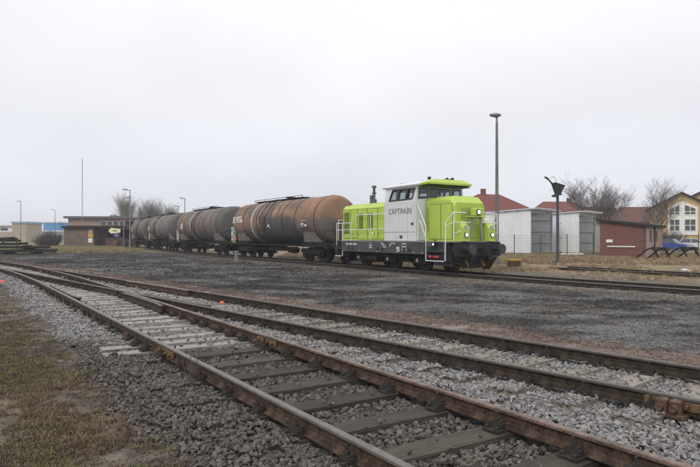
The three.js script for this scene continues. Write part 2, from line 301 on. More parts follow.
// wing rails of the crossing
{ const lo = 13.3, hi = 16.6; addRail(trackA, turnoutPath.filter(p => p.d > lo - 1 && p.d < hi - 1.2), flare(lo - 1, hi - 1.2, GH - .12, -1), RAIL_FG + .004, M.railDark, M.headDark, 'wing_rail'); addRail(trackB, straightPath.filter(p => p.d > lo - .4 && p.d < hi - .6), flare(lo - .4, hi - .6, -GH + .12, 1), RAIL_FG + .002, M.railDark, M.headDark, 'wing_rail'); }
addRail(trackC, mainPath, -GH, RAIL_MAIN, M.railDark, M.headGrey); addRail(trackC, mainPath, GH, RAIL_MAIN, M.railDark, M.headGrey);
addRail(trackD, grassPath, -GH, .02, M.railDark, M.headDark); addRail(trackD, grassPath, GH, .02, M.railDark, M.headDark);

// sleepers with their plates, clamps and bolts
const fastGeo = (() => {   // around a rail running along local z; origin at the sleeper's top
  const l = [bx(.36, .018, .17, 0, .009, 0)];
  for (const s of [-1, 1]) { l.push(bx(.055, .05, .14, s * .09, .04, 0), bx(.075, .022, .09, s * .078, .07, 0, 0, 0, s * -.15), cyl(.013, .013, .1, s * .095, .105, 0, 0, 0, 0, 6), cyl(.026, .026, .028, s * .095, .095, 0, 0, 0, 0, 6), cyl(.02, .02, .03, s * .155, .03, .055, 0, 0, 0, 6), cyl(.02, .02, .03, s * .155, .03, -.055, 0, 0, 0, 6)); }
  return G(l);
})();
const sleeperGeo = {};
function sleeperShape(len, v, w, h) {
  const k = `${len.toFixed(1)}_${v}_${w}_${h}`; if (sleeperGeo[k]) return sleeperGeo[k];
  const r = mulberry(v * 7 + 3), g = new THREE.BoxGeometry(Math.round(len * 10) / 10, h, w, 10, 1, 2); const p = g.attributes.position;
  for (let i = 0; i < p.count; i++) { const a = p.getX(i), e = Math.abs(a) > len / 2 - .02; p.setY(i, p.getY(i) + (fbm(a * 3 + v * 9, p.getZ(i) * 9, 2, v) - .5) * .016); p.setZ(i, p.getZ(i) + (fbm(a * 2 + v * 5, p.getY(i) > 0 ? 1 : 7, 2, v + 4) - .5) * .035); if (e) p.setX(i, a * (1 - .01 * r())); }
  g.computeVertexNormals(); return sleeperGeo[k] = G(g);
}
const sleeperSpots = [];      // for keeping stones off them
function addSleeper(track, x, d, h, l0, l1, y, mats, rnd, rails, w = .26, fastMat = M.fast, fasten = true, yJit = .008, skew = 0) {
  const len = l1 - l0, mid = (l0 + l1) / 2, cx = x + Math.cos(h) * mid, cd = d + Math.sin(h) * mid;
  if (!inView(cx, cd, .16)) return;
  const s = meshOf('sleeper', sleeperShape(len, Math.floor(rnd() * 4), w, .16), mats[Math.floor(rnd() * mats.length)]);
  const yy = y + (rnd() - .5) * 2 * yJit; const turn = h + skew + (rnd() - .5) * .02; s.position.set(cx, yy - .08, -cd); s.rotation.y = turn; track.add(s);
  sleeperSpots.push([cx, cd, turn, len / 2, w / 2, yy]);
  if (fasten) for (const r of rails) { const f = meshOf('rail_fastening', fastGeo, fastMat); f.position.set(r - mid, .082 - (yy - y), 0); f.rotation.y = -skew; s.add(f); }
}
{
  const rnd = mulberry(77); let acc = .39;
  for (let i = 1; i < turnoutPath.length; i++) {
    const p = turnoutPath[i], q = turnoutPath[i - 1]; acc += Math.hypot(p.x - q.x, p.d - q.d); const pitch = p.d > 8.9 ? .62 : .73; if (acc < pitch) continue; acc -= pitch;
    const rp = [p.x, p.d], lb = latB(...rp), old = p.d > 8.55;       // beyond the joint the sleepers are bleached
    const far = -lb + GH;                                             // far rail of the second track seen from here
    const long = p.d > 12.2;
    const gapR3 = -lb - GH;
    const rails = long ? [-GH, GH, ...(Math.abs(gapR3 - GH) > .25 && gapR3 > -.5 ? [gapR3] : []), ...(Math.abs(far - GH) > .25 ? [far] : [])] : [-GH, GH];
    addSleeper(trackA, p.x, p.d, p.h, -1.36 - rnd() * .08, long ? far + .55 : 1.34 + (old ? .0 : .06), old ? -.004 : .003, old ? M.sleeperPale : M.sleeperDark, rnd, rails, .27, old ? M.fast : M.fast, true, .006, -.045);
  }
  acc = .2;
  for (let i = 1; i < straightPath.length; i++) {
    const p = straightPath[i], q = straightPath[i - 1]; acc += Math.hypot(p.x - q.x, p.d - q.d); while (acc >= .68) {
      acc -= .68; const x = p.x + Math.sin(p.h) * acc, d = p.d - Math.cos(p.h) * acc;
      if ((latA(x, d) < 1.9 && d < 32 && d > 11.5)) continue; if (d > 45) continue;
      addSleeper(trackB, x, d, p.h, -1.3, 1.3, .0, M.concretePale, rnd, [-GH, GH], .28, M.fast, true, .01, -.03);
    }
  }
  acc = 0;
  for (let i = 1; i < mainPath.length; i++) { const p = mainPath[i], q = mainPath[i - 1]; acc += .25; if (acc < .66) continue; acc -= .66; if (p.d > 62) break; addSleeper(trackC, p.x, p.d, p.h, -1.3, 1.3, RAIL_MAIN - .166, M.sleeperDark, rnd, [-GH, GH], .26, M.fast, p.d < 30, .012); }
  acc = 0;
  for (let i = 1; i < grassPath.length; i++) { acc += .5; if (acc < .7) continue; acc -= .7; const p = grassPath[i]; addSleeper(trackD, p.x, p.d, p.h, -1.25, 1.25, -.14, M.sleeperDark, rnd, [-GH, GH], .26, M.fast, false); }
}
// rail joints: fishplates with bolts (old yellow paint and rust)
function fishplate(track, path, off, d0, mat, label) {
  let p = path[0]; for (const q of path) if (Math.abs(q.d - d0) < Math.abs(p.d - d0)) p = q;
  const l = []; for (const s of [-1, 1]) { l.push(rb(.036, .085, .62, s * .032, .067, 0, .008)); for (let k = -1.5; k < 2; k++) l.push(cyl(.022, .022, .07, s * .06, .07, k * .15, 0, 0, Math.PI / 2, 6)); }
  const m = part('fishplate', l, mat, track, label); m.position.set(p.x + Math.cos(p.h) * off, RAIL_FG - .149, -(p.d + Math.sin(p.h) * off)); m.rotation.y = p.h; return m;
}
fishplate(trackA, turnoutPath, -GH, 8.5, M.joint, 'rusty fishplate with old yellow paint'); fishplate(trackA, turnoutPath, GH, 8.42, M.joint, 'rusty fishplate with old yellow paint');
{
  const f = fishplate(trackB, straightPath, -GH, 6.2, M.joint, 'long rusty fishplate with ochre paint');
  const c = part('rail_clamp', [rb(.11, .15, .1, -.1, .055, .05, .025), rb(.11, .15, .1, -.1, .055, -.07, .025), cylX(.035, .16, -.12, .06, .05, 10), cylX(.035, .16, -.12, .06, -.07, 10), bx(.3, .03, .3, -.02, -.015, -.01)], M.fastRust, f, 'rusty double clamp');
  c.position.set(0, .0, -.05);
}

// ---------------------------------------------------------------- ballast stones
const stoneGeos = [0, 1, 2, 3].map(v => {
  const r = mulberry(500 + v), pts = []; for (let i = 0; i < 11; i++) { const a = r() * 6.283, z = r() * 2 - 1, q = Math.sqrt(1 - z * z), k = .8 + .3 * r(); pts.push(V(q * Math.cos(a) * k * .6, z * k * .4, q * Math.sin(a) * k * .45)); }
  const g = new ConvexGeometry(pts); return G(g);
});
const stoneMat = std([1, 1, 1], .92, { map: rep(gritTex, 1.3) });
const nearStones = [];
{
  const rnd = mulberry(4242), lists = [[], [], [], []], cells = new Map();
  sleeperSpots.forEach((s, i) => { const R = 2.6; for (let x = Math.floor((s[0] - R)); x <= s[0] + R; x++) for (let d = Math.floor(s[1] - R); d <= s[1] + R; d++) { const k = x * 1000 + d; (cells.get(k) ?? cells.set(k, []).get(k)).push(i); } });
  const onSleeper = (X, D, m) => { for (const i of cells.get(Math.floor(X) * 1000 + Math.floor(D)) ?? []) { const s = sleeperSpots[i], dx = X - s[0], dd = D - s[1], l = dx * Math.cos(s[2]) + dd * Math.sin(s[2]), w = -dx * Math.sin(s[2]) + dd * Math.cos(s[2]); if (Math.abs(l) < s[3] + m && Math.abs(w) < s[4] + m) return true; } return false; };
  const railHit = (l, m) => Math.abs(Math.abs(l) - GH) < m;
  const stones = [];
  const scatter = (n, x0, x1, d0, d1, fn) => { for (let i = 0; i < n; i++) { const X = mix(x0, x1, rnd()), D = mix(d0, d1, rnd()); if (inView(X, D, .03)) fn(X, D); } };
  const put = (X, D, size, y, col) => stones.push({ X, D, size, y, col });
  const bedStone = size => (X, D) => {
    const b = bedMask(X, D); if (b < .12 + .8 * rnd()) return; const la = latA(X, D), lb = latB(X, D);
    const sz = size * (.38 + 1.0 * Math.pow(rnd(), 1.4)); const inA = la > -1.5 && la < 1.5;
    if (railHit(la, .055) || railHit(lb, .055)) return;
    const on = onSleeper(X, D, .012); const buried = D > 9 || la > 1.4;
    const endBuried = (la < -.88 && D < 8.3) || (la > .84 && lb < -.9); const inB = la > 1.55 && Math.abs(lb) < 1.4, between = la > -.72 && la < .72;
    if (on && rnd() > (endBuried ? .92 : between ? (buried ? .05 : .012) : inB ? .1 : buried ? .3 : .02)) return;
    const y = on ? .012 + rnd() * .008 : -.055 + rnd() * .035 + (between ? -.012 : inB ? -.008 : endBuried ? .02 : buried ? .012 : 0) - (b < .9 && la < 0 ? (1 - b) * .02 : 0);
    const p = stonePale(X, D), t = rnd(), warm = rnd();
    let c = mix3(mix3([.085, .078, .072], [.215, .2, .188], t), mix3([.19, .192, .2], [.44, .443, .455], t), p);
    if (warm > .9) c = [c[0] * 1.06, c[1] * .97, c[2] * .9]; if (warm < .08) c = [c[0] * .6, c[1] * .6, c[2] * .62];
    put(X, D, sz, y, c);
  };
  scatter(84000, -6, 4.2, 2.8, 8, bedStone(.05)); scatter(150000, -12, 5, 8, 17, bedStone(.054)); scatter(70000, -22, -1, 17, 32, bedStone(.088));
  // loose stones over the shoulder, the path and the cinders
  const asGround = (X, D, lo, hi) => { const c = groundColor(X, D), k = mix(lo, hi, rnd() * rnd()), w = 1 + (rnd() - .5) * .12; return [c[0] * k * w, c[1] * k, c[2] * k / w]; };
  scatter(110000, -8, 1, 2.8, 12, (X, D) => { const l = latA(X, D); if (l > -1.3 || bedMask(X, D) > .6) return; const k = Math.exp((l + 1.5) * .8); if (rnd() > Math.min(1, k) * .8 + .3) return; put(X, D, .006 + .032 * rnd() * rnd() * rnd(), groundY(X, D) + .002, asGround(X, D, .5, 2.1)); });
  scatter(460000, -16, 17, 8, 27, (X, D) => { const l = latB(X, D), c = latC(X, D); if (l < 1.35 || c > -1.5) return; const cl = fbm(X * .8, D * .8, 3, 33); if (rnd() > .35 + (cl - .4) * 2) return; put(X, D, (.014 + .05 * rnd() * rnd()) * (D > 16 ? 1.3 : 1), groundY(X, D) + .001, asGround(X, D, .65, 1.7)); });
  scatter(26000, -22, -4, 11, 26, (X, D) => { if ((latA(X, D) > -1.5) || bedMask(X, D) > .6) return; put(X, D, .02 + .04 * rnd() * rnd(), groundY(X, D) + .002, asGround(X, D, .6, 1.8)); });
  scatter(190000, -40, 6, 25, 62, (X, D) => { const l = latB(X, D), c = latC(X, D); if (l < 1.35 || c > -1.5) return; if (rnd() > .3 + (fbm(X * .5, D * .5, 3, 33) - .4) * 2) return; put(X, D, .045 + .09 * rnd() * rnd(), groundY(X, D) + .001, asGround(X, D, .5, 1.5)); });
  scatter(34000, -18, 18, 16, 48, (X, D) => { const c = Math.abs(latC(X, D)); if (c > 2.8 || railHit(latC(X, D), .06)) return; put(X, D, .035 + .04 * rnd(), groundY(X, D) + .005, asGround(X, D, .6, 1.4)); });
  // the largest stones in view are single pieces, all others one mass
  stones.sort((a, b) => b.size / b.D - a.size / a.D);
  const bed = new THREE.Group(); bed.name = 'ballast_bed'; bed.userData = { kind: 'structure', label: 'crushed stone ballast of the two sidings' }; scene.add(bed);
  const tones = new Map();
  const q = new THREE.Quaternion(), e = new THREE.Euler(), m4 = new THREE.Matrix4();
  stones.forEach((s, i) => {
    e.set((rnd() - .5) * 1.4, rnd() * 6.283, (rnd() - .5) * 1.4); const v = Math.floor(rnd() * 4);
    if (i < 290) { const g = Math.round((s.col[0] + s.col[1] + s.col[2]) / 3 * 40), wm = s.col[0] > s.col[2] * 1.25 ? 1 : 0, key = g * 2 + wm; if (!tones.has(key)) tones.set(key, std([g / 40 * (wm ? 1.15 : 1.02) * 1.06, g / 40 * 1.05, g / 40 * (wm ? .9 : .98) * 1.05], .92, { map: stoneMat.map })); const m = meshOf('stone', stoneGeos[v], tones.get(key)); m.position.set(s.X, s.y, -s.D); m.rotation.copy(e); m.scale.setScalar(s.size); bed.add(m); return; }
    lists[v].push([s, q.setFromEuler(e).clone()]);
  });
  lists.forEach((l, v) => {
    const im = new THREE.InstancedMesh(stoneGeos[v], stoneMat, l.length); im.name = 'gravel'; im.castShadow = im.receiveShadow = true; im.userData.kind = 'stuff';
    const c = new THREE.Color(); l.forEach(([s, qq], i) => { m4.compose(V(s.X, s.y, -s.D), qq, V(s.size, s.size, s.size)); im.setMatrixAt(i, m4); im.setColorAt(i, c.setRGB(s.col[0] * 1.06, s.col[1] * 1.05, s.col[2] * 1.05)); });
    bed.add(im);
  });
  console.log('stones', stones.length);
}

// ---------------------------------------------------------------- locomotive
const fontR = await new FontLoader().loadAsync('fonts/droid/droid_sans_regular.typeface.json');
const fontB = await new FontLoader().loadAsync('fonts/droid/droid_sans_bold.typeface.json');
function text(str, font, size, depth, width) { const g = new TextGeometry(str, { font, size, depth, curveSegments: 4, bevelEnabled: false }); g.computeBoundingBox(); const b = g.boundingBox; g.translate(-b.min.x, 0, 0); if (width) g.scale(width / (b.max.x - b.min.x), 1, 1); return g; }
function wheelGeo(r) { const p = [[0, -.09], [.12, -.09], [.13, -.06], [r * .8, -.035], [r * .86, -.065], [r - .01, -.065], [r, -.05], [r + .002, .04], [r + .03, .05], [r + .03, .075], [r * .86, .075], [r * .8, .03], [.13, .05], [.12, .08], [0, .08]].map(a => new THREE.Vector2(...a)); const g = new THREE.LatheGeometry(p, 36); g.rotateX(-Math.PI / 2); return g; }   // axis along z, outer face at +z
function wheels(parent, xs, r, mat) { const g = G(wheelGeo(r)); for (const x of xs) for (const s of [1, -1]) { const m = meshOf('wheel', g, mat); m.position.set(x, r, s * .735); if (s < 0) m.rotation.y = Math.PI; parent.add(m); } part('axle', xs.map(x => cylZ(.085, 1.4, x, r, 0, 12)), M.steelBlack, parent); }
function buffer(parent, x, s, z, y = 1.06) { const m = part('buffer', [cylX(.11, .34, x + s * .17, y, z, 14), cylX(.15, .06, x + s * .03, y, z, 14), cylX(.085, .2, x + s * .42, y, z, 14), bx(.03, .34, .36, x + s * .015, y, z)], M.steelDark, parent); const g = new THREE.CylinderGeometry(.225, .215, .045, 24); g.rotateZ(s * -Math.PI / 2); g.translate(x + s * .545, y, z); part('buffer_head', [g, cylX(.19, .03, x + s * .575, y, z, 24)], M.galvDark ??= std([.1, .105, .11], .45, { map: grime, metalness: .4 }), m); }
{
  const at = mainAt(0), L = thing('diesel_locomotive', 'lime green and silver shunting locomotive with lit headlights at the head of the train', 'locomotive', [at.x, RAIL_MAIN, -at.d], at.h - Math.PI / 2);
  // frame
  const fr = part('frame', [bb(-4.0, 2.95, .8, 1.35, -1.5, 1.5), bb(-4.7, -4.0, .95, 1.34, -1.02, 1.02), bb(2.95, 4.7, .95, 1.34, -1.02, 1.02)], M.frameGrey, L);
  const mk = []; const rr = mulberry(31);
  const dash = (x0, y, n, w, h) => { for (let i = 0; i < n; i++) if (rr() > .18) mk.push(bx(w * (.6 + .3 * rr()), h, .006, x0 + i * w, y, 1.503)); };
  dash(-3.55, 1.2, 14, .075, .075); for (let k = 0; k < 3; k++) { dash(-1.35, 1.24 - k * .1, 4, .06, .05); dash(-.35 + k * .1, 1.26 - k * .09, 6, .05, .04); dash(1.35, 1.25 - k * .13, 4, .09, .05); }
  mk.push(bx(.22, .1, .006, 1.02, 1.05, 1.503), bx(.2, .07, .006, 1.05, .93, 1.503), beam([.35, 1.12, 1.503], [.52, 1.3, 1.503], .05, .006), bx(.16, .05, .006, .68, 1.27, 1.503));
  for (const x of [-3.85, -2.3, -.7, .9, 2.2, 2.8]) mk.push(bx(.045, .045, .006, x, .86, 1.503));
  part('frame_marking', mk, M.marks, fr).userData.kind = 'stuff';
  for (const x of [-3.3, -2.95, -.65, -.25, 1.5, 1.9]) part('jacking_hole', bx(.17, .15, .012, x, .97, 1.502), M.black, fr);
  part('walkway', [bb(-4.0, 2.95, 1.353, 1.39, -1.49, 1.49), bb(2.953, 4.72, 1.353, 1.385, -1.3, 1.3), bb(-4.72, -4.003, 1.353, 1.385, -1.3, 1.3)], M.galv, L);
  for (const s of [1, -1]) {
    const hs = part('headstock', [rb(.1, .62, 2.72, s * 4.76, 1.05, 0, .02), bb(...(s > 0 ? [4.2, 4.71] : [-4.71, -4.2]), .62, .95, -.9, .9)], M.steelDark, L);
    part('draw_hook', [bx(.3, .12, .08, s * 4.95, 1.03, 0), cyl(.06, .06, .12, s * 5.08, 1.02, 0, 0, 0, 0, 8), ...rail3([[s * 5.08, 1.0, .06], [s * 5.12, .7, .05], [s * 5.05, .55, 0]], .03)], M.steelBlack, hs);
    for (const z of [-.55, -.4, .4, .55]) part('brake_hose', rail3([[s * 4.8, .98, z], [s * 5.0, .92, z], [s * 5.03, .6, z * 1.1], [s * 4.92, .42, z * 1.15]], .024), M.rubber, hs);
    for (const z of [-.875, .875]) buffer(L, s * 4.8, s, z);
    // rail guards with hazard stripes
    for (const z of [-.95, .95]) {
      const g = part('rail_guard', [convex([[s * 4.35, .14, z - .22], [s * 4.35, .14, z + .22], [s * 4.72, .7, z - .3], [s * 4.72, .7, z + .3], [s * 4.31, .14, z - .22], [s * 4.31, .14, z + .22], [s * 4.66, .72, z - .3], [s * 4.66, .72, z + .3]])], M.black, L);
      if (s > 0) part('hazard_stripe', [0, 1, 2].map(k => beam([4.405 + .04 + k * .085, .2 + k * .16, z - .2], [4.405 + .14 + k * .085, .33 + k * .16, z + .2], .07, .01)), M.hazard ??= std([.34, .2, .025], .8, { map: grime }), g);
    }
    const pl = part('plough', bb(...(s > 0 ? [4.5, 4.56] : [-4.56, -4.5]), .22, .62, -.72, .72), M.black, L);
    if (s > 0) part('hazard_stripe', [-.5, .45].map(z => bx(.012, .34, .1, 4.568, .43, z, .6, 0, 0)), M.hazard, pl);
  }
  // running gear
  wheels(L, [-2.75, -.15, 2.15], .49, M.steelDark);
  for (const x of [-2.75, -.15, 2.15]) for (const z of [1.05, -1.05]) { const a = part('axle_box', [rb(.42, .36, .26, x, .5, z, .04), cylZ(.13, .08, x, .5, z + Math.sign(z) * .15, 12), cyl(.1, .1, .3, x - .34, .62, z, 0, 0, 0, 10), cyl(.1, .1, .3, x + .34, .62, z, 0, 0, 0, 10), bx(.95, .07, .14, x, .4, z)], M.steelDark, L); part('axle_cap', cylZ(.085, .03, x, .5, z + Math.sign(z) * .205, 12), M.galv, a); }
  part('underframe', [bb(-1.9, -.95, .3, .8, -1.2, 1.2), bb(.7, 1.5, .38, .8, -1.15, 1.15), bb(-3.9, 3.4, .62, .8, -.85, .85), ...[-3.4, -2.1, .5, 1.5, 2.8].map(x => bx(.06, .5, .12, x, .52, .95, 0, 0, .2)), cylX(.14, .9, -1.4, .48, 1.25, 12), ...rail3([[-3.8, .7, 1.25], [-1, .68, 1.28], [.6, .6, 1.25], [2.9, .7, 1.25]], .03)], M.steelBlack, L);
  // steps at the corners
  for (const [x0, x1, z] of [[3.05, 4.25, 1], [3.05, 4.25, -1], [-4.72, -4.05, 1], [-4.72, -4.05, -1]]) {
    const st = part('step', [bb(x0, x1, .50, .54, z * 1.27 - .22, z * 1.27 + .22), bb(x0, x1, .93, .965, z * 1.27 - .2, z * 1.27 + .2), bb(x0, x1, .3, 1.35, z * 1.02 - .02, z * 1.02 + .02), bb(x0, x0 + .05, .5, 1.35, z * 1.27 - .2, z * 1.27 + .2), bb(x1 - .05, x1, .5, 1.35, z * 1.27 - .2, z * 1.27 + .2)], M.frameGrey, L);
    part('step_edge', bx(x1 - x0, .035, .012, (x0 + x1) / 2, .53, z * 1.497), M.white, st);
    if (x0 > 0) { part('step_plate', bx(x1 - x0 - .1, .16, .012, (x0 + x1) / 2, .72, z * 1.485), M.black, st); part('warning_mark', [bx(.16, .09, .012, 3.35, .72, z * 1.493), bx(.1, .09, .012, 3.6, .72, z * 1.493), bx(.2, .09, .012, 3.8, .72, z * 1.493)], M.red, st); }
  }
  // rear hood with doors, grilles and lid
  const hs = (w, y0, y1, c) => [[-w, y0], [w, y0], [w, y1 - c], [w - c * .9, y1], [-w + c * .9, y1], [-w, y1 - c]];
  const rh = part('rear_hood', [prismX(hs(1.2, 1.39, 3.28, .2), -4.35, -.1)], M.lime, L);
  const doors = [[-4.28, -3.62], [-3.56, -2.9], [-2.84, -1.98], [-1.92, -1.06], [-1.0, -.16]];
  doors.forEach(([a, b], i) => { for (const s of [1, -1]) { const d = part('hood_door', [rb(b - a, 1.52, .035, (a + b) / 2, 2.26, s * 1.212, .012)], M.lime, rh); part('door_seam', bb(a - .022, b + .022, 1.48, 3.04, s > 0 ? 1.19 : -1.203, s > 0 ? 1.203 : -1.19), M.seam ??= std([.07, .1, .02], .9), d); part('door_latch', [bx(.05, .12, .03, b - .08, 2.05, s * 1.24), bx(.04, .1, .03, a + .05, 2.75, s * 1.236), bx(.04, .1, .03, a + .05, 1.75, s * 1.236)], M.limeDark, d); } });
  for (const s of [1, -1]) {
    for (const [a, b, y0, y1] of [[-4.2, -3.7, 1.75, 2.92], [-2.72, -2.36, 2.0, 2.82], [-1.82, -1.46, 2.0, 2.82]]) { const l = part('grille', [bb(a, b, y0, y1, s > 0 ? 1.2 : -1.238, s > 0 ? 1.238 : -1.2)], M.louvre, rh); const n = Math.round((y1 - y0) / .075), sl = []; for (let k = 0; k < n; k++) sl.push(bx(b - a - .02, .012, .05, (a + b) / 2, y0 + .04 + k * .075, s * 1.245, s * .7)); part('grille_slat', sl, M.limeDark, l); }
    part('hood_lower_panel', [bb(-1.0, -.16, 1.42, 1.49, s * 1.22 - .02, s * 1.22 + .02), bb(-2.84, -1.06, 1.42, 1.5, s * 1.225 - .02, s * 1.225 + .02)], M.limeDark, rh);
  }
  part('hood_lid', [rb(1.5, .07, 1.7, -3.4, 3.3, 0, .03), rb(1.2, .09, 1.6, -1.75, 3.3, 0, .03), rb(.5, .06, 1.2, -.6, 3.3, 0, .02)], M.lime, rh);
  const ex = part('exhaust_stack', [cyl(.075, .075, 1.0, -2.95, 3.8, .1, 0, 0, 0, 14), cyl(.15, .15, .3, -2.95, 3.46, .1, 0, 0, 0, 14), cyl(.13, .13, .1, -2.95, 4.3, .1, 0, 0, 0, 14), cyl(.13, .13, .06, -2.95, 3.95, .1, 0, 0, 0, 14), cyl(.09, .09, .5, -3.2, 3.6, .1, 0, 0, 0, 12), bx(.6, .05, .45, -3.05, 3.345, .1)], std([.13, .135, .14], .6, { map: grime }), L); void ex;
  // front hood: chamfered nose
  const w = .92, fh = part('front_hood', [convex([[2.4, 1.39, w], [2.4, 1.39, -w], [4.3, 1.39, w - .06], [4.3, 1.39, -w + .06], [2.4, 3.2, w], [2.4, 3.2, -w], [2.4, 3.36, w - .16], [2.4, 3.36, -w + .16], [4.02, 3.36, w - .16], [4.02, 3.36, -w + .16], [4.02, 3.2, w], [4.02, 3.2, -w], [4.3, 3.08, w - .14], [4.3, 3.08, -w + .14], [4.24, 2.9, w], [4.24, 2.9, -w], [4.24, 1.39, w], [4.24, 1.39, -w]])], M.lime, L);
  for (const s of [1, -1]) {
    [[2.66, 3.4], [3.46, 4.16]].forEach(([a, b]) => part('door_seam', bb(a - .02, b + .02, 1.465, 3.055, s > 0 ? w - .02 : -w - .003, s > 0 ? w + .003 : -w + .02), M.seam, part('hood_door', rb(b - a, 1.55, .03, (a + b) / 2, 2.26, s * (w + .008), .012), M.lime, fh)));
    part('grille_slat', Array.from({ length: 11 }, (_, k) => bx(.16, .02, .04, 2.53, 1.9 + k * .1, s * (w + .012), s * .6)), M.limeDark, fh);
  }
  part('nose_panel', [rb(.03, 1.3, 1.3, 4.305, 2.2, 0, .012)], M.lime, fh); part('nose_grille', [bb(4.318, 4.33, 2.42, 2.86, -.56, .56)], M.limeDark, fh);
  part('hood_lid', [rb(1.1, .05, 1.2, 3.35, 3.375, 0, .02)], M.lime, fh);
  // cab: walls with real window openings
  const c0 = -.085, c1 = 2.375, cab = part('cab', [bb(c0, c1 - .06, 1.395, 3.2, 1.42, 1.49), bb(c0, c1 - .06, 1.395, 3.2, -1.49, -1.42), bb(c0, c0 + .07, 1.395, 3.25, -1.42, 1.42), bb(c1 - .06, c1, 1.395, 3.2, -1.49, 1.49)], M.silver, L);
  const sideWin = [[[.28, 3.3], [.92, 3.31], [1.0, 3.82], [.5, 3.82]], [[.98, 3.31], [1.55, 3.32], [1.63, 3.82], [1.06, 3.82]], [[1.61, 3.32], [2.08, 3.34], [2.24, 3.82], [1.69, 3.82]]];
  const lean = .12;
  for (const s of [1, -1]) {
    const tilt = g => { const p = g.attributes.position; for (let i = 0; i < p.count; i++) { const y = p.getY(i); p.setZ(i, s * (p.getZ(i) + 1.43 - Math.max(0, y - 3.2) * lean)); } if (s < 0) { const a = p.array; for (let i = 0; i < p.count; i += 3) for (let k = 0; k < 3; k++) { const t = a[i * 3 + 3 + k]; a[i * 3 + 3 + k] = a[i * 3 + 6 + k]; a[i * 3 + 6 + k] = t; } } g.computeVertexNormals(); return g; };
    part('cab_side', tilt(clean(plate([[c0, 3.203], [c1 - .06, 3.203], [c1 - .06, 3.92], [c0 + .05, 3.92]], sideWin, .055))), M.silver, cab);
    sideWin.forEach(h => {
      const cx = h.reduce((a, p) => a + p[0], 0) / 4, cy = h.reduce((a, p) => a + p[1], 0) / 4, gr = (k, e) => h.map(([x, y]) => [cx + (x - cx) * k + Math.sign(x - cx) * e, cy + (y - cy) * k + Math.sign(y - cy) * e]);
      const wn = part('cab_window', tilt(clean(plate(gr(1, .03), [gr(1, -.035)], .075))), M.rubber, cab); part('pane', tilt(clean(plate(gr(1, -.02), [], .012))), M.glass, wn);
    });
  }
  for (const [x, nm] of [[c1 - .055, 1], [c0 + .01, 0]]) {      // front and rear upper walls, drawn in (z, y)
    const wins = [[[-1.32, 3.33], [-.72, 3.4], [-.72, 3.82], [-1.26, 3.82]], [[-.64, 3.42], [-.04, 3.42], [-.04, 3.82], [-.64, 3.82]], [[.04, 3.42], [.64, 3.42], [.64, 3.82], [.04, 3.82]], [[.72, 3.4], [1.32, 3.33], [1.26, 3.82], [.72, 3.82]]];
    const turn = g => { g.rotateY(-Math.PI / 2); g.translate(x, 0, 0); return g; };
    part('cab_front', turn(plate([[-1.43, 3.203], [1.43, 3.203], [1.35, 3.92], [-1.35, 3.92]], wins, .05)), nm ? M.silver : M.silver, cab);
    wins.forEach(h => { const cx = h.reduce((a, p) => a + p[0], 0) / 4, cy = h.reduce((a, p) => a + p[1], 0) / 4, gr = e => h.map(([a, y]) => [a + Math.sign(a - cx) * e, y + Math.sign(y - cy) * e]); const wn = part('cab_window', turn(plate(gr(.025), [gr(-.03)], .062)), M.rubber, cab); part('pane', turn(plate(gr(-.015), [], .012)), M.glass, wn); });
  }
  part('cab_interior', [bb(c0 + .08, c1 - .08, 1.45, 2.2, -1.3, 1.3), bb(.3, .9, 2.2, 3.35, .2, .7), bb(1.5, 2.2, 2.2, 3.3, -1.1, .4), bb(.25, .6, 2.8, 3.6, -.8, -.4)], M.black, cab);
  part('cab_seam', [bb(c0 + .02, c1 - .1, 1.795, 1.81, 1.488, 1.494), bb(c1 - .64, c1 - .63, 1.42, 3.18, 1.488, 1.493)], M.frameGrey, cab);
  part('hatch', [bx(.2, .14, .02, 1.25, 1.58, 1.493), bx(.17, .12, .02, 2.1, 2.18, 1.493)], M.frameGrey, cab);
  { const t = text('CAPTRAIN', fontR, .26, .006, 1.72); t.translate(.3, 2.66, 1.491); part('lettering', t, std([.055, .06, .07], .6), cab, 'dark grey lettering reading CAPTRAIN'); }
  part('warning_triangle', [convex([[c1 + .002, 2.98, 1.18], [c1 + .008, 2.98, 1.18], [c1 + .002, 2.98, 1.42], [c1 + .008, 2.98, 1.42], [c1 + .002, 3.2, 1.3], [c1 + .008, 3.2, 1.3]])], M.orange, cab);
  part('cab_door', [rb(.03, 1.75, .46, c1 + .012, 2.3, 1.2, .012)], M.silver, cab);
  // roof with the green front visor
  const rp = (a, b, e0, e1) => convex([[a, 3.9, 1.47], [a, 3.9, -1.47], [b, 3.9 + e0, 1.47], [b, 3.9 + e0, -1.47], [a, 3.97, 1.5], [a, 3.97, -1.5], [b, 3.97 + e0, 1.5], [b, 3.97 + e0, -1.5], [a, 4.13, 1.0], [a, 4.13, -1.0], [b, 4.13 + e1, 1.0], [b, 4.13 + e1, -1.0]]);
  const roof = part('roof', rp(-.25, 2.6, .02, .05), M.silver, L);
  part('visor', convex([[2.603, 3.92, 1.47], [2.603, 3.92, -1.47], [2.603, 3.99, 1.5], [2.603, 3.99, -1.5], [2.603, 4.185, 1], [2.603, 4.185, -1], [3.05, 3.97, 1.3], [3.05, 3.97, -1.3], [3.05, 4.05, 1.32], [3.05, 4.05, -1.32], [2.9, 4.22, .85], [2.9, 4.22, -.85]]), M.lime, roof, 'green front edge of the roof'); part('roof_underside', [bb(c1 + .01, 2.99, 3.875, 3.897, -1.3, 1.3)], M.louvre, roof);
  part('horn', [cylX(.05, .28, 2.3, 4.27, -.55, 10), cyl(.05, .1, .14, 2.5, 4.27, -.55, 0, 0, -Math.PI / 2, 12), cylX(.04, .22, 2.3, 4.27, -.25, 10), cyl(.04, .09, .12, 2.47, 4.27, -.25, 0, 0, -Math.PI / 2, 12), bx(.08, .1, .5, 2.28, 4.21, -.4)], M.black, roof);
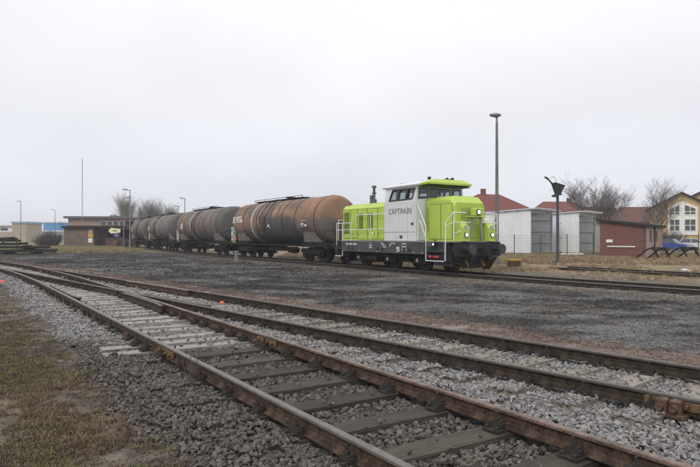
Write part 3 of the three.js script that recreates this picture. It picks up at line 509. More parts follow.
  part('antenna', [bx(.7, .04, .3, .35, 4.19, .5), cyl(.05, .05, .1, .2, 4.16, .5), cyl(.04, .04, .08, .55, 4.16, .5), cyl(.03, .06, .14, 1.45, 4.2, .4, 0, 0, 0, 8), cyl(.05, .09, .26, 1.95, 4.28, .35, 0, 0, 0, 8)], M.steelDark, roof);
  // white handrails
  const hr = [];
  for (const s of [1, -1]) {
    hr.push(rail3([[-4.68, 1.1, s * 1.42], [-4.68, 2.32, s * 1.42], [-4.05, 2.32, s * 1.44], [-3.2, 2.32, s * 1.44], [-2.6, 2.72, s * 1.44], [-.14, 2.72, s * 1.44]], .022), rail3([[-4.68, 1.95, s * 1.42], [-2.7, 1.95, s * 1.44], [-.14, 1.98, s * 1.44]], .018));
    for (const x of [-4.05, -3.2, -1.35]) hr.push(bar([x, 1.36, s * 1.44], [x, x > -3 ? 2.72 : 2.32, s * 1.44], .02));
    hr.push(rail3([[-4.05, .55, s * 1.44], [-4.05, 2.3, s * 1.44]], .022), bar([-4.7, .55, s * 1.44], [-4.7, 1.2, s * 1.44], .022));
    hr.push(rail3([[2.42, 3.05, s * 1.44], [3.02, 2.05, s * 1.46], [3.02, .55, s * 1.46]], .024), rail3([[2.42, 2.3, s * 1.44], [2.62, 2.3, s * 1.44], [2.98, 1.55, s * 1.44], [2.98, 1.4, s * 1.44]], .022), bar([2.45, 1.4, s * 1.42], [2.45, 2.3, s * 1.42], .02));
    hr.push(rail3([[4.3, .55, s * 1.46], [4.3, 2.2, s * 1.44], [4.62, 2.62, s * 1.3], [4.66, 2.62, s * .6]], .024), bar([4.66, 1.4, s * 1.3], [4.66, 2.62, s * 1.3], .022), rail3([[4.3, 2.05, s * 1.44], [4.66, 2.2, s * 1.3], [4.66, 2.2, s * .3]], .02), rail3([[4.66, 1.75, s * 1.3], [4.66, 1.75, s * 1.05], [4.66, 1.95, s * .92]], .018));
    hr.push(rail3([[-4.7, 1.4, s * 1.3], [-4.7, 2.5, s * 1.3], [-4.7, 2.5, s * .2]], .022), bar([-4.7, 1.95, s * 1.3], [-4.7, 1.95, s * .3], .018));
  }
  part('handrail', hr, M.white, L);
  // headlights
  const lamps = [];
  for (const s of [1, -1]) {
    const pod = part('lamp_pod', [convex([[4.42, 1.39, s * .56], [4.42, 1.39, s * .98], [4.86, 1.39, s * .56], [4.86, 1.39, s * .98], [4.42, 2.2, s * .56], [4.42, 2.2, s * .98], [4.86, 1.95, s * .56], [4.86, 1.95, s * .98], [4.62, 2.25, s * .6], [4.62, 2.25, s * .94]])], M.lime, L);
    const ring = part('lamp_housing', [cylX(.12, .06, 4.87, 1.67, s * .77, 20)], M.frameGrey, pod); part('headlight', [cylX(.082, .03, 4.89, 1.67, s * .77, 20)], M.lamp, ring); lamps.push([4.99, 1.67, s * .77]);
    part('tail_lamp', [cylX(.1, .05, 4.84, 1.98, s * .77, 16)], M.chrome, pod);
    const rp2 = part('lamp_pod', [convex([[-4.42, 1.39, s * .56], [-4.42, 1.39, s * .98], [-4.78, 1.39, s * .56], [-4.78, 1.39, s * .98], [-4.42, 2.2, s * .56], [-4.42, 2.2, s * .98], [-4.78, 1.95, s * .56], [-4.78, 1.95, s * .98]])], M.lime, L); part('tail_lamp', cylX(.1, .04, -4.79, 1.7, s * .77, 16), M.chrome, rp2);
    part('light_bracket', [beam([4.64, 1.4, s * .42], [4.7, 2.4, s * .22], .05, .1), beam([4.4, 2.42, s * .3], [4.7, 2.42, s * .3], .05, .05)], M.galv, L);
  }
  { const pod = part('lamp_pod', [rb(.3, .34, .4, 4.66, 2.66, 0, .05), rb(.34, .05, .95, 4.62, 2.45, 0, .02)], M.lime, L); const ring = part('lamp_housing', cylX(.13, .05, 4.82, 2.66, 0, 20), M.frameGrey, pod); part('headlight', cylX(.085, .03, 4.84, 2.66, 0, 20), M.lamp, ring); lamps.push([4.94, 2.66, 0]); }
  { const st = part('step_lamp', [bx(.12, .12, .06, 3.2, 1.25, 1.15), bx(.1, .5, .05, 3.2, 1.2, 1.08)], M.frameGrey, L); part('headlight', cylZ(.05, .03, 3.2, 1.25, 1.19, 14), M.lamp, st); const s2 = part('step_lamp', bx(.09, .09, .05, -1.36, 1.76, 1.25), M.frameGrey, L); part('headlight', cylZ(.032, .03, -1.36, 1.76, 1.28, 12), M.lamp, s2); lamps.push([3.2, 1.25, 1.29], [-1.36, 1.76, 1.38]); }
  for (const [x, y, z] of lamps) { const p = new THREE.PointLight(0xfff4dc, .03); p.position.set(x, y, z); p.castShadow = true; p.shadow.radius = 4; L.add(p); }
}

// ---------------------------------------------------------------- tank wagons
const tankTex = (seed, spill) => dataTex(1024, 512, (a, t) => {      // a along the wagon, t round it (0 top, .25 near side, .5 bottom)
  const n = fbm(a * 10, t * 8, 5, seed), s = fbm(a * 90, t * 6, 4, seed + 5), f = fbm(a * 60, t * 40, 3, seed + 9);
  let c = mix3([.125, .1, .09], spill ? [.245, .158, .11] : [.185, .135, .108], sstep(.3, .7, n * .6 + s * .4));
  c = mix3(c, [.33, .18, .095], sstep(.5, .7, fbm(a * 7 + 3, t * 10, 4, seed + 11)) * (spill ? .6 : .25));
  c = mix3(c, [.1, .095, .095], sstep(.58, .75, s) * .55);
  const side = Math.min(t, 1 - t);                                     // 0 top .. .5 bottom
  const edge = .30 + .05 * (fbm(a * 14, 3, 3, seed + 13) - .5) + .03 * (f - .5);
  c = mix3(c, [.085, .084, .086], sstep(edge - .015, edge + .02, side) * .7);      // darker lower half, with an uneven edge
  const drip = vnoise(a * 140, 1, seed + 21), dl = .1 + .22 * vnoise(a * 45, 7, seed + 23); c = mix3(c, [.06, .052, .048], (drip > .66 && side < dl ? 1 : 0) * sstep(.66, .72, drip) * .8 * (Math.abs(a - .52) < .2 ? 1 : .35)); const seamA = Math.abs(((a * 6) % 1) - .5) < .006 || Math.abs(side - .12) < .0025; if (seamA) c = mix3(c, [.08, .06, .05], .6); c = mix3(c, [.36, .18, .09], sstep(.72, .8, fbm(a * 50, t * 26, 3, seed + 25)) * (spill ? .6 : .3));
  if (spill) { const lo = .205 + .16 * Math.abs(sstep(.38, .43, a) - 1) + .16 * sstep(.7, .84, a) + .02 * (s - .5); c = mix3(c, [.055, .062, .072], sstep(lo - .012, lo + .03, side + .03 * (f - .5)) * sstep(.385, .41, a) * (1 - sstep(.82, .85, a)) * .8); c = mix3(c, [.13, .125, .115], sstep(.955, .965, a) * sstep(.995, .985, a) * .8); c = mix3(c, [.42, .2, .08], sstep(.5, .7, n) * sstep(.985, .995, a) * .6 + sstep(.7, .9, a) * .35 * sstep(.26, .2, side)); }
  else { c = mix3(c, [.16, .15, .148], sstep(.45, .6, fbm(a * 5, t * 5, 3, seed + 15)) * .75); c = mix3(c, [.09, .09, .092], sstep(.86, .9, a) * .8); }
  return [c[0] * (.85 + .3 * f), c[1] * (.85 + .3 * f), c[2] * (.85 + .3 * f)];
});
const TL = 13.6, TR = 1.48, TY = 2.6;
const tankGeo = (() => {
  const prof = []; for (let i = 0; i <= 10; i++) { const a = i / 10 * Math.PI / 2; prof.push([-TL / 2 + .55 * (1 - Math.sin(a)), Math.pow(Math.sin(a), .62) * TR]); }
  prof[0][0] = -TL / 2; const dome = []; for (let i = 0; i <= 14; i++) { const r = i / 14; dome.push([-TL / 2 + .5 * (r < .86 ? .35 * r * r : .35 * .7396 + .65 * Math.pow((r - .86) / .14, 2.2)), TR * r]); }
  const P = [...dome.map(([x, r]) => [x, r]), ...Array.from({ length: 23 }, (_, i) => [-TL / 2 + .5 + (TL - 1) * (i + .5) / 23, TR]), ...dome.slice().reverse().map(([x, r]) => [-x, r])];
  const n = 64, pos = [], uv = [], idx = [];
  P.forEach(([x, r], i) => { for (let j = 0; j <= n; j++) { const a = j / n * Math.PI * 2; pos.push(x, TY + r * Math.cos(a), r * Math.sin(a)); const along = .02 + .96 * (x / TL + .5); uv.push(Math.abs(r) < TR - .001 ? (x < 0 ? along - .02 * (1 - r / TR) : along + .02 * (1 - r / TR)) : along, j / n); } });
  for (let i = 0; i + 1 < P.length; i++) for (let j = 0; j < n; j++) { const a = i * (n + 1) + j, b = a + n + 1; idx.push(a, a + 1, b, b, a + 1, b + 1); }
  const g = new THREE.BufferGeometry(); g.setAttribute('position', new THREE.BufferAttribute(new Float32Array(pos), 3)); g.setAttribute('uv', new THREE.BufferAttribute(new Float32Array(uv), 2)); g.setIndex(idx); g.computeVertexNormals(); return g;
})();
const ringGeo = (w, e, y0 = 0) => { const g = new THREE.TorusGeometry(TR, e, 8, 64); g.scale(1, 1, w / e / 2); g.rotateY(Math.PI / 2); g.translate(0, TY, 0); return g; };
function makeWagon(s, label, opt) {
  const at = mainAt(s), q = thing('tank_wagon', label, 'tank wagon', [at.x, RAIL_MAIN, -at.d], at.h - Math.PI / 2, 'rusty tank wagons behind the locomotive');
  const HL = 7.28;
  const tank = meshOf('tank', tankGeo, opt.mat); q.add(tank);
  const straps = opt.straps ?? [-5.2, -3.6, -2.1, -.55, .95, 2.5, 4.2, 5.7];
  straps.forEach(x => { const r = meshOf('tank_band', strapGeo, opt.bandMat ?? M.strap); r.position.x = x; tank.add(r); });
  if (opt.white !== undefined) { const r = meshOf('white_band', whiteGeo, M.bandWhite); r.position.x = opt.white; r.userData.label = 'wide white band'; tank.add(r); }
  // side ladder and roof walkway
  part('ladder', [-.4, .4].flatMap(dx => rail3([[opt.ladder + dx, 1.3, 1.62], [opt.ladder + dx, 2.9, 1.56], [opt.ladder + dx, 3.7, 1.05], [opt.ladder + dx, 4.15, .5]], .028)).concat(Array.from({ length: 6 }, (_, k) => bar([opt.ladder - .4, 1.45 + k * .28, 1.6], [opt.ladder + .4, 1.45 + k * .28, 1.6], .016))), M.steelDark, tank);
  part('roof_walkway', [bx(7.6, .05, .55, -1.2, 4.16, .0), ...[-4.6, -2.6, -.6, 1.4, 2.4].map(x => bx(.06, .14, .5, x, 4.09, 0)), ...rail3([[-5, 4.28, .3], [2.6, 4.28, .3]], .02), ...[-5, -3.1, -1.2, .7, 2.6].map(x => bar([x, 4.15, .3], [x, 4.28, .3], .018))], M.steelDark, tank);
  part('manhole', [cyl(.3, .3, .22, .4, 4.14, 0), cyl(.34, .34, .05, .4, 4.26, 0), cyl(.1, .1, .16, -2, 4.12, .0)], M.steelDark, tank);
  // underframe
  const fr = part('underframe', [bb(-HL + .1, HL - .1, .98, 1.24, -.45, -.2), bb(-HL + .1, HL - .1, .98, 1.24, .2, .45), bb(-HL + .1, -4.2, .95, 1.22, 1.05, 1.2), bb(4.2, HL - .1, .95, 1.22, 1.05, 1.2), bb(-HL + .1, -4.2, .95, 1.22, -1.2, -1.05), bb(4.2, HL - .1, .95, 1.22, -1.2, -1.05), bb(-4.19, 4.19, .96, 1.06, .95, 1.1), bb(-4.19, 4.19, .96, 1.06, -1.1, -.95), ...[-6.3, -4.2, 4.2, 6.3].map(x => bb(x - .1, x + .1, .94, 1.2, -1.18, 1.18)), bb(-1.2, 1.0, .62, .95, .55, .95), cylX(.2, 1.1, 1.9, .72, .6, 14), bx(.5, .4, .3, 2.9, .72, 1.05), bx(.06, .5, .06, -1.6, .75, 1.15), ...rail3([[-4, .85, 1.2], [-1, .7, 1.25], [1.5, .7, 1.25], [4, .85, 1.2]], .03), ...[-.9, .2].map(x => bar([x, 1.0, .9], [x, .45, .95], .04))], M.steelBlack, q);
  for (const e of [-1, 1]) {
    const hsx = e * (HL - .05); part('headstock', rb(.12, .36, 2.6, hsx, 1.06, 0, .02), M.steelDark, fr);
    for (const z of [-.875, .875]) buffer(q, e * HL, e, z);
    part('coupling', [bx(.3, .12, .08, e * (HL + .14), 1.04, 0), ...rail3([[e * (HL + .25), 1.0, 0], [e * (HL + .45), .8, 0]], .035)], M.steelBlack, fr);
    for (const z of [-1, 1]) part('saddle', convex([[e * 4.3, 1.25, z * 1.12], [e * 6.2, 1.25, z * 1.12], [e * 4.3, 1.25, z * .5], [e * 6.2, 1.25, z * .5], [e * 4.6, 1.85, z * 1.3], [e * 5.9, 1.85, z * 1.3], [e * 4.6, 1.55, z * .7], [e * 5.9, 1.55, z * .7]]), M.saddle, fr, 'pale grey tank support');
    // bogie
    const bc = e * 5.25, bg = part('bogie', [.98, -.98].flatMap(z => [prismXY([[bc - 1.45, .62], [bc - 1.1, .74], [bc - .5, .5], [bc + .5, .5], [bc + 1.1, .74], [bc + 1.45, .62], [bc + 1.35, .86], [bc - 1.35, .86]], z - .09, z + .09), ...[-.9, .9].flatMap(d => [rb(.3, .34, .26, bc + d, .47, z * 1.03, .03), cyl(.09, .09, .24, bc + d - .24, .56, z, 0, 0, 0, 10), cyl(.09, .09, .24, bc + d + .24, .56, z, 0, 0, 0, 10)])]).concat([bb(bc - .3, bc + .3, .5, .93, -.9, .9)]), M.steelBlack, q);
    wheels(bg, [bc - .9, bc + .9], .45, M.steelDark);
  }
  // end platform with rail and grab bars
  part('end_platform', [bb(-7.2, -6.55, 1.25, 1.29, -1.2, 1.2), ...rail3([[-7.16, 1.27, 1.16], [-7.16, 2.25, 1.16], [-7.16, 2.25, -1.16], [-7.16, 1.27, -1.16]], .022), bar([-7.16, 1.75, 1.16], [-7.16, 1.75, -1.16], .018), ...rail3([[6.95, 1.22, 1.16], [6.95, 1.95, 1.16], [6.95, 1.95, .5], [6.95, 1.22, .5]], .02)], M.steelDark, q);
  if (opt.board) {
    const b = part('notice_board', rb(.9, 1.05, .05, -6.9, 1.78, 1.22, .015), opt.board, fr, 'board covered in bright paint daubs'); void b;
    part('board_edge', bx(.85, .12, .03, -6.95, 1.16, 1.23), M.yellow, fr);
  }
  if (opt.logo) {
    const t = text('VTG', fontB, .46, .02, 1.15); t.translate(-5.75, 2.62, TR - .004); part('lettering', t, M.white, tank, 'white lettering reading VTG');
    const lg = [convex([[-5.75, 2.6, TR - .002], [-5.55, 2.6, TR - .002], [-5.62, 3.08, TR - .02], [-5.4, 3.08, TR - .02], [-5.75, 2.6, TR + .008], [-5.55, 2.6, TR + .008], [-5.62, 3.08, TR - .01], [-5.4, 3.08, TR - .01]])]; const lm = part('logo', lg, std([.42, .55, .44], .7), tank, 'pale green slanted mark'); lm.position.x = -.7;
    part('logo', [convex([[-5.47, 2.6, TR + .0], [-5.37, 2.6, TR + .0], [-5.34, 3.05, TR - .02], [-5.24, 3.05, TR - .02], [-5.47, 2.6, TR + .01], [-5.37, 2.6, TR + .01], [-5.34, 3.05, TR - .01], [-5.24, 3.05, TR - .01]])], M.white, tank).position.x = -.7;
    part('data_panel', [bx(.85, .3, .012, 4.9, 2.3, TR - .025, -.19), bx(.85, .03, .012, 4.9, 2.53, TR + .0)], M.panelGrey, tank); part('data_text', [bx(.3, .1, .012, 4.7, 2.36, TR - .012, -.15), bx(.2, .12, .012, 5.12, 2.28, TR - .02, -.19), bx(.7, .025, .012, 4.85, 2.56, TR + .002)], M.marks, tank);
    part('data_text', [bx(.22, .26, .012, -.1, 2.35, TR - .015, -.17), bx(.1, .1, .012, .12, 2.2, TR - .05, -.25)], M.marks, tank);
    part('end_ladder', [...rail3([[6.98, 1.2, .55], [6.9, 2.35, .6]], .02), ...rail3([[6.98, 1.2, .2], [6.9, 2.35, .2]], .02), ...[1.4, 1.7, 2, 2.3].map(y => bar([6.95, y, .2], [6.95, y, .57], .014))], M.redOxide, fr);
  } else part('data_panel', bx(.5, .5, .012, opt.panel ?? -4.6, 2.55, TR + .006), M.marks, tank);
  return q;
}
function prismXY(poly, z0, z1) { const s = new THREE.Shape(poly.map(p => new THREE.Vector2(...p))); const g = new THREE.ExtrudeGeometry(s, { depth: z1 - z0, bevelEnabled: false }); g.translate(0, 0, z0); return g; }
M.strap = std([.09, .072, .062], .8, { map: grime }); M.bandWhite = std([.62, .61, .58], .7, { map: grime }); M.panelGrey = std([.13, .14, .15], .8); M.redOxide = std([.25, .07, .05], .8, { map: rustFar });
const strapGeo = G(ringGeo(.1, .022)), whiteGeo = G(ringGeo(.26, .016));
const boardMat = std([1, 1, 1], .8, { map: dataTex(128, 128, (u, v) => { const a = fbm(u * 5 + 2, v * 6, 3, 201); let c = [.42, .43, .42]; if (a > .52) c = [.1, .12, .13]; if (fbm(u * 4 + 8, v * 4 + 3, 3, 203) > .58) c = [.62, .63, .62]; if (fbm(u * 5 + 20, v * 5, 2, 207) > .64) c = [.1, .32, .3]; if (Math.hypot((u % 1) - .3, (v % 1) - .45) < .17 + .05 * vnoise(u * 20, v * 20, 5)) c = [.62, .1, .06]; return c; }) });
{
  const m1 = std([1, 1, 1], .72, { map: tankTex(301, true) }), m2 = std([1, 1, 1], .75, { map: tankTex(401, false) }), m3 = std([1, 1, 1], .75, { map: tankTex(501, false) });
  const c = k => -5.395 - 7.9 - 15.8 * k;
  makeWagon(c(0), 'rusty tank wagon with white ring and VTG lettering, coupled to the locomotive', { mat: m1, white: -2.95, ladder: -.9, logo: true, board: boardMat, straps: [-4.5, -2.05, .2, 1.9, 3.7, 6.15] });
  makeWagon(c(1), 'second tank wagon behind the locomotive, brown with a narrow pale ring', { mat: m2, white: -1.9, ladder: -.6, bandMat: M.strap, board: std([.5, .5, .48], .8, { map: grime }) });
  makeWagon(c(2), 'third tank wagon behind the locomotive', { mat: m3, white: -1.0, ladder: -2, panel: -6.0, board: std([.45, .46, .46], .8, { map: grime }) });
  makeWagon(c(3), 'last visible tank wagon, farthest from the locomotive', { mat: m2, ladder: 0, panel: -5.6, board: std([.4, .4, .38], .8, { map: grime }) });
}

// ---------------------------------------------------------------- masts, lamps, signals
const gy = (X, D) => groundY(X, D);
const P = (X, D, sink = .02) => [X, gy(X, D) - sink, -D];
function lampPost(X, D, h, label, style, turn = 0, mat = M.mast) {
  const t = thing('lamp_post', label, 'lamp post', P(X, D), turn, 'lamp posts of the yard');
  part('post', [cyl(style === 'tall' ? .125 : .08, style === 'tall' ? .07 : .05, h, 0, h / 2, 0, 0, 0, 0, 12), cyl(.13, .13, style === 'tall' ? .3 : .9, 0, style === 'tall' ? .15 : .45, 0, 0, 0, 0, 12)], mat, t);
  if (style === 'tall') { const a = part('bracket', [cyl(.06, .06, .4, 0, h + .18, 0, 0, 0, 0, 10), bx(.08, .06, .3, -.06, h + .36, 0)], M.galv, t); part('lamp_head', [sph(.3, -.1, h + .45, 0, 1.25, .42, .8), bx(.2, .12, .2, .12, h + .45, 0)], M.galv, a); }
  else { const a = part('arm', [bar([0, h - .05, 0], [.35, h + .1, 0], .035), bx(.12, .1, .12, 0, h, 0)], mat, t); part('lamp_head', [rb(.65, .16, .26, .6, h + .12, 0, .05, 0, 0, .1)], M.galv, a); }
  return t;
}
lampPost(8.72, 35, 8.55, 'tall grey mast with a round lamp, right behind the locomotive', 'tall', .2);
lampPost(-27.5, 73.7, 7.5, 'slim pale lamp post left of the last tank wagon', 'arm', Math.PI, M.galv);
lampPost(-30.3, 79, 6.9, 'dark lamp post with arm in front of the brick office', 'arm', .3);
lampPost(-67, 120, 8.8, 'leftmost lamp post, in front of the beige hall', 'arm', Math.PI * .9);
lampPost(-75, 150, 8.4, 'lamp post standing beside the blue hall', 'arm', Math.PI);
lampPost(-32, 110, 7.3, 'small lamp post rising behind the third tank wagon', 'arm', 2.6);
lampPost(-25.2, 90, 7.5, 'lamp post rising behind the second tank wagon', 'arm', 2.8);
lampPost(-36.5, 125, 7.0, 'far lamp post between the poplars and the second tank wagon', 'arm', 2.8);
{
  const t = thing('light_signal', 'slim dark mast with tilted funnel shaped signal hood', 'signal', P(13.2, 37.5), .15);
  part('post', [cyl(.095, .085, 4.5, 0, 2.25, 0, 0, 0, 0, 12), bx(.3, .3, .3, 0, .12, 0)], M.mastBlue = std([.12, .13, .14], .7, { map: grime }), t);
  part('rung', [.8, 1.7, 2.6, 3.5, 4.0].map(y => bx(.34, .035, .035, .1, y, .05)), M.mastBlue, t);
  const hd = part('signal_hood', [convex([[-.12, 4.5, -.14], [.16, 4.5, -.14], [-.12, 4.5, .14], [.16, 4.5, .14], [-.32, 5.2, -.26], [.36, 5.0, -.26], [-.32, 5.2, .26], [.36, 5.0, .26]]), bx(.36, .08, .36, .02, 4.46, 0), bx(.26, .14, .2, -.26, 4.36, .08)], M.signalGreen, t);
  part('hood_rim', [beam([-.34, 5.21, .27], [.38, 5.01, .27], .05, .04), beam([-.34, 5.21, -.27], [.38, 5.01, -.27], .05, .04)], M.signalGreen, hd);
  part('cable_arm', [...rail3([[-.3, 5.1, 0], [-.52, 5.32, 0], [-.72, 5.5, 0]], .05), bx(.28, .09, .14, -.74, 5.5, 0, 0, 0, -.5), ...rail3([[-.5, 5.5, .05], [-.3, 5.62, .05], [-.05, 5.3, .05]], .012)], M.signalGreen, hd);
}
{
  const t = thing('antenna_mast', 'thin tall lattice antenna mast above the old block shed', 'mast', P(-45.4, 100), .3); const l = [];
  for (const [x, z] of [[-.16, -.1], [.16, -.1], [0, .18]]) l.push(bar([x * .6, 0, z * .6], [x * .3, 15, z * .3], .014, 5));
  part('leg', l, M.galv, t); const b = []; for (let k = 0; k < 24; k++) { const y = k * .62, s = .6 - .3 * y / 15; b.push(bar([-.16 * s, y, -.1 * s], [.16 * s, y + .6, -.1 * s], .007, 4), bar([.16 * s, y, -.1 * s], [0, y + .6, .18 * s], .007, 4), bar([0, y, .18 * s], [-.16 * s, y + .6, -.1 * s], .014, 4)); } part('lattice', b, M.galv, t);
}
{
  const t = thing('shunting_sign', 'pale arrow board on a yellow post beside the old shed', 'sign', P(-28.7, 72), .15); t.scale.set(.8, .95, .8);
  part('post', cyl(.07, .07, 1.3, 0, .65, 0), M.yellow, t); part('upper_post', cyl(.05, .05, 1.5, 0, 2.05, 0), M.black, t);
  const b = part('arrow_board', [convex([[-.95, 2.55, 0], [-.55, 2.95, 0], [-.55, 2.2, 0], [-.95, 2.55, .05], [-.55, 2.95, .05], [-.55, 2.2, .05], [.8, 2.8, 0], [.8, 2.35, 0], [.8, 2.8, .05], [.8, 2.35, .05]])], std([.75, .74, .45], .6), t); part('board_mark', bx(.6, .1, .012, 0, 2.57, .058), M.black, b);
  part('number_plate', bx(.7, .4, .04, .25, 2.0, .05), std([.16, .12, .42], .6), t);
}
single('boundary_post', [rb(.22, .8, .2, 0, .4, 0, .03), rb(.26, .07, .24, 0, .77, 0, .02)], M.concrete, 'short concrete post beside the rails in front of the tank wagons', 'post', P(-7.9, 41, .05), .5);
{
  const t = thing('grit_box', 'small brown box with yellow lid behind the locomotive track', 'box', P(8.95, 32.2), .3);
  part('body', [rb(.6, .42, .42, 0, .22, 0, .02)], std([.12, .09, .07], .85, { map: grime }), t); part('lid', [rb(.66, .11, .48, 0, .48, 0, .03)], M.yellow, t); part('foot', [bx(.1, .06, .5, -.28, .02, 0), bx(.1, .06, .5, .28, .02, 0)], M.black, t);
}

// ---------------------------------------------------------------- fence
{
  const F = thing('wire_fence', 'green wire mesh fence in front of the white sheds', 'fence', [0, 0, 0]); const mg = std([.025, .06, .045], .6);
  const n = 12; for (let i = 0; i < n; i++) {
    const X = 7.45 + i * 2.35 * .985, D = 51.6 + i * .02, y = gy(X, D); const p = part('fence_post', [cyl(.035, .035, 1.95, 0, .95, 0, 0, 0, 0, 8), sph(.045, 0, 1.93, 0, 1, .5, 1, 8)], mg, F); p.position.set(X, y, -D);
    if (i < n - 1) { const l = []; for (let k = 0; k <= 8; k++) l.push(bx(2.3, .008, .008, 1.16, .08 + k * .22, 0)); for (let k = 0; k < 18; k++) l.push(bx(.006, 1.76, .006, .06 + k * .128, .96, .006)); const m = part('mesh_panel', l, mg, F); m.position.set(X, y, -D); }
  }
}

// ---------------------------------------------------------------- white open sheds
const ALPHA = Math.atan2(.8, .6);
const sheetWhite = std([.83, .85, .88], .55, { map: light, bumpMap: rep(ribTex, 2, 1), bumpScale: .02 }), sheetIn = new THREE.MeshPhysicalMaterial({ color: 0xe6e9e8, map: light, roughness: 1, transmission: .55, thickness: 0 }), steelShed = std([.5, .52, .51], .6, { map: grime });
function shed(X, D, w, dp, hf, hb, label, seed) {
  const t = thing('open_shed', label, 'shed', P(X, D, .06), ALPHA, 'white open-fronted sheds'); const r = mulberry(seed);
  const top = z => mix(hf, hb, -z / dp) - .1;
  for (const [x, nm] of [[0, 0], [w, 1]]) { const n = 5; for (let i = 0; i < n; i++) { const z0 = -dp * i / n - .008, z1 = -dp * (i + 1) / n + .008, o = (r() - .5) * .012; part('wall_panel', convex([[x - .03 + o, .1, z0], [x + .03 + o, .1, z0], [x - .03 + o, .1, z1], [x + .03 + o, .1, z1], [x - .03 + o, top(z0), z0], [x + .03 + o, top(z0), z0], [x - .03 + o, top(z1), z1], [x + .03 + o, top(z1), z1]]), i === 2 && seed === 2 && !nm ? std([.66, .7, .82], .5, { map: light }) : nm ? sheetIn : sheetWhite, t); } }
  for (let i = 0; i < 6; i++) part('back_panel', bb(w * i / 6 + .04, w * (i + 1) / 6 - .01, .1, top(-dp) - .02, -dp + .02, -dp + .06), sheetIn, t);
  const fr = []; for (const x of [.1, w - .1]) fr.push(bb(x - .07, x + .07, 0, top(0), -.16, -.02), bb(x - .06, x + .06, 0, top(-dp), -dp + .07, -dp + .2), beam([x, top(0) - .08, -.1], [x, top(-dp) - .08, -dp + .1], .12, .14)); for (let k = 0; k < 3; k++) { const y = 1.0 + k * 1.15; fr.push(bb(.2, w - .2, y, y + .1, -dp + .07, -dp + .13), bb(w - .15, w - .04, y + .01, y + .11, -dp + .2, -.2), bb(.04, .15, y + .01, y + .11, -dp + .2, -.2)); }
  fr.push(bb(.15, w - .15, hf - .42, hf - .2, -.14, -.04)); part('frame', fr, steelShed, t);
  const sl = Math.atan2(hf - hb, dp); const rf = part('roof', xf(new THREE.BoxGeometry(w + .5, .09, dp + 1.1), w / 2, (hf + hb) / 2 + .02, -dp / 2 + .2, -sl), new THREE.MeshPhysicalMaterial({ color: 0xd9dde0, roughness: 1, transmission: .5, thickness: 0 }), t);
  part('purlin', [-.15, -1.3, -2.5, -3.7].map(z => bx(w + .46, .1, .08, w / 2, mix(hf, hb, -z / dp) - .08, z)), steelShed, rf); part('eaves_lamp', [0.8, 2.4, 4, 5.6].map(x => bx(.16, .08, .12, x, hf + .0, .55)), steelShed, rf);
  part('floor_sill', bb(0, w, 0, .14, -dp, -.0), M.concrete, t);
  return t;
}
shed(16.87, 55, 6.25, 4.7, 4.36, 4.1, 'white open-fronted shed directly right of the tall lamp mast', 1);
shed(23.7, 61, 6.4, 4.7, 4.36, 4.1, 'white open-fronted shed beside the brick hut', 2);
single('white_trough', [rb(1.9, .22, .5, 0, .12, 0, .05), bb(-.85, .85, .2, .26, -.2, .2)], M.white, 'long low white tub lying in front of the right shed', 'tub', P(19.9, 52.9), -.05);

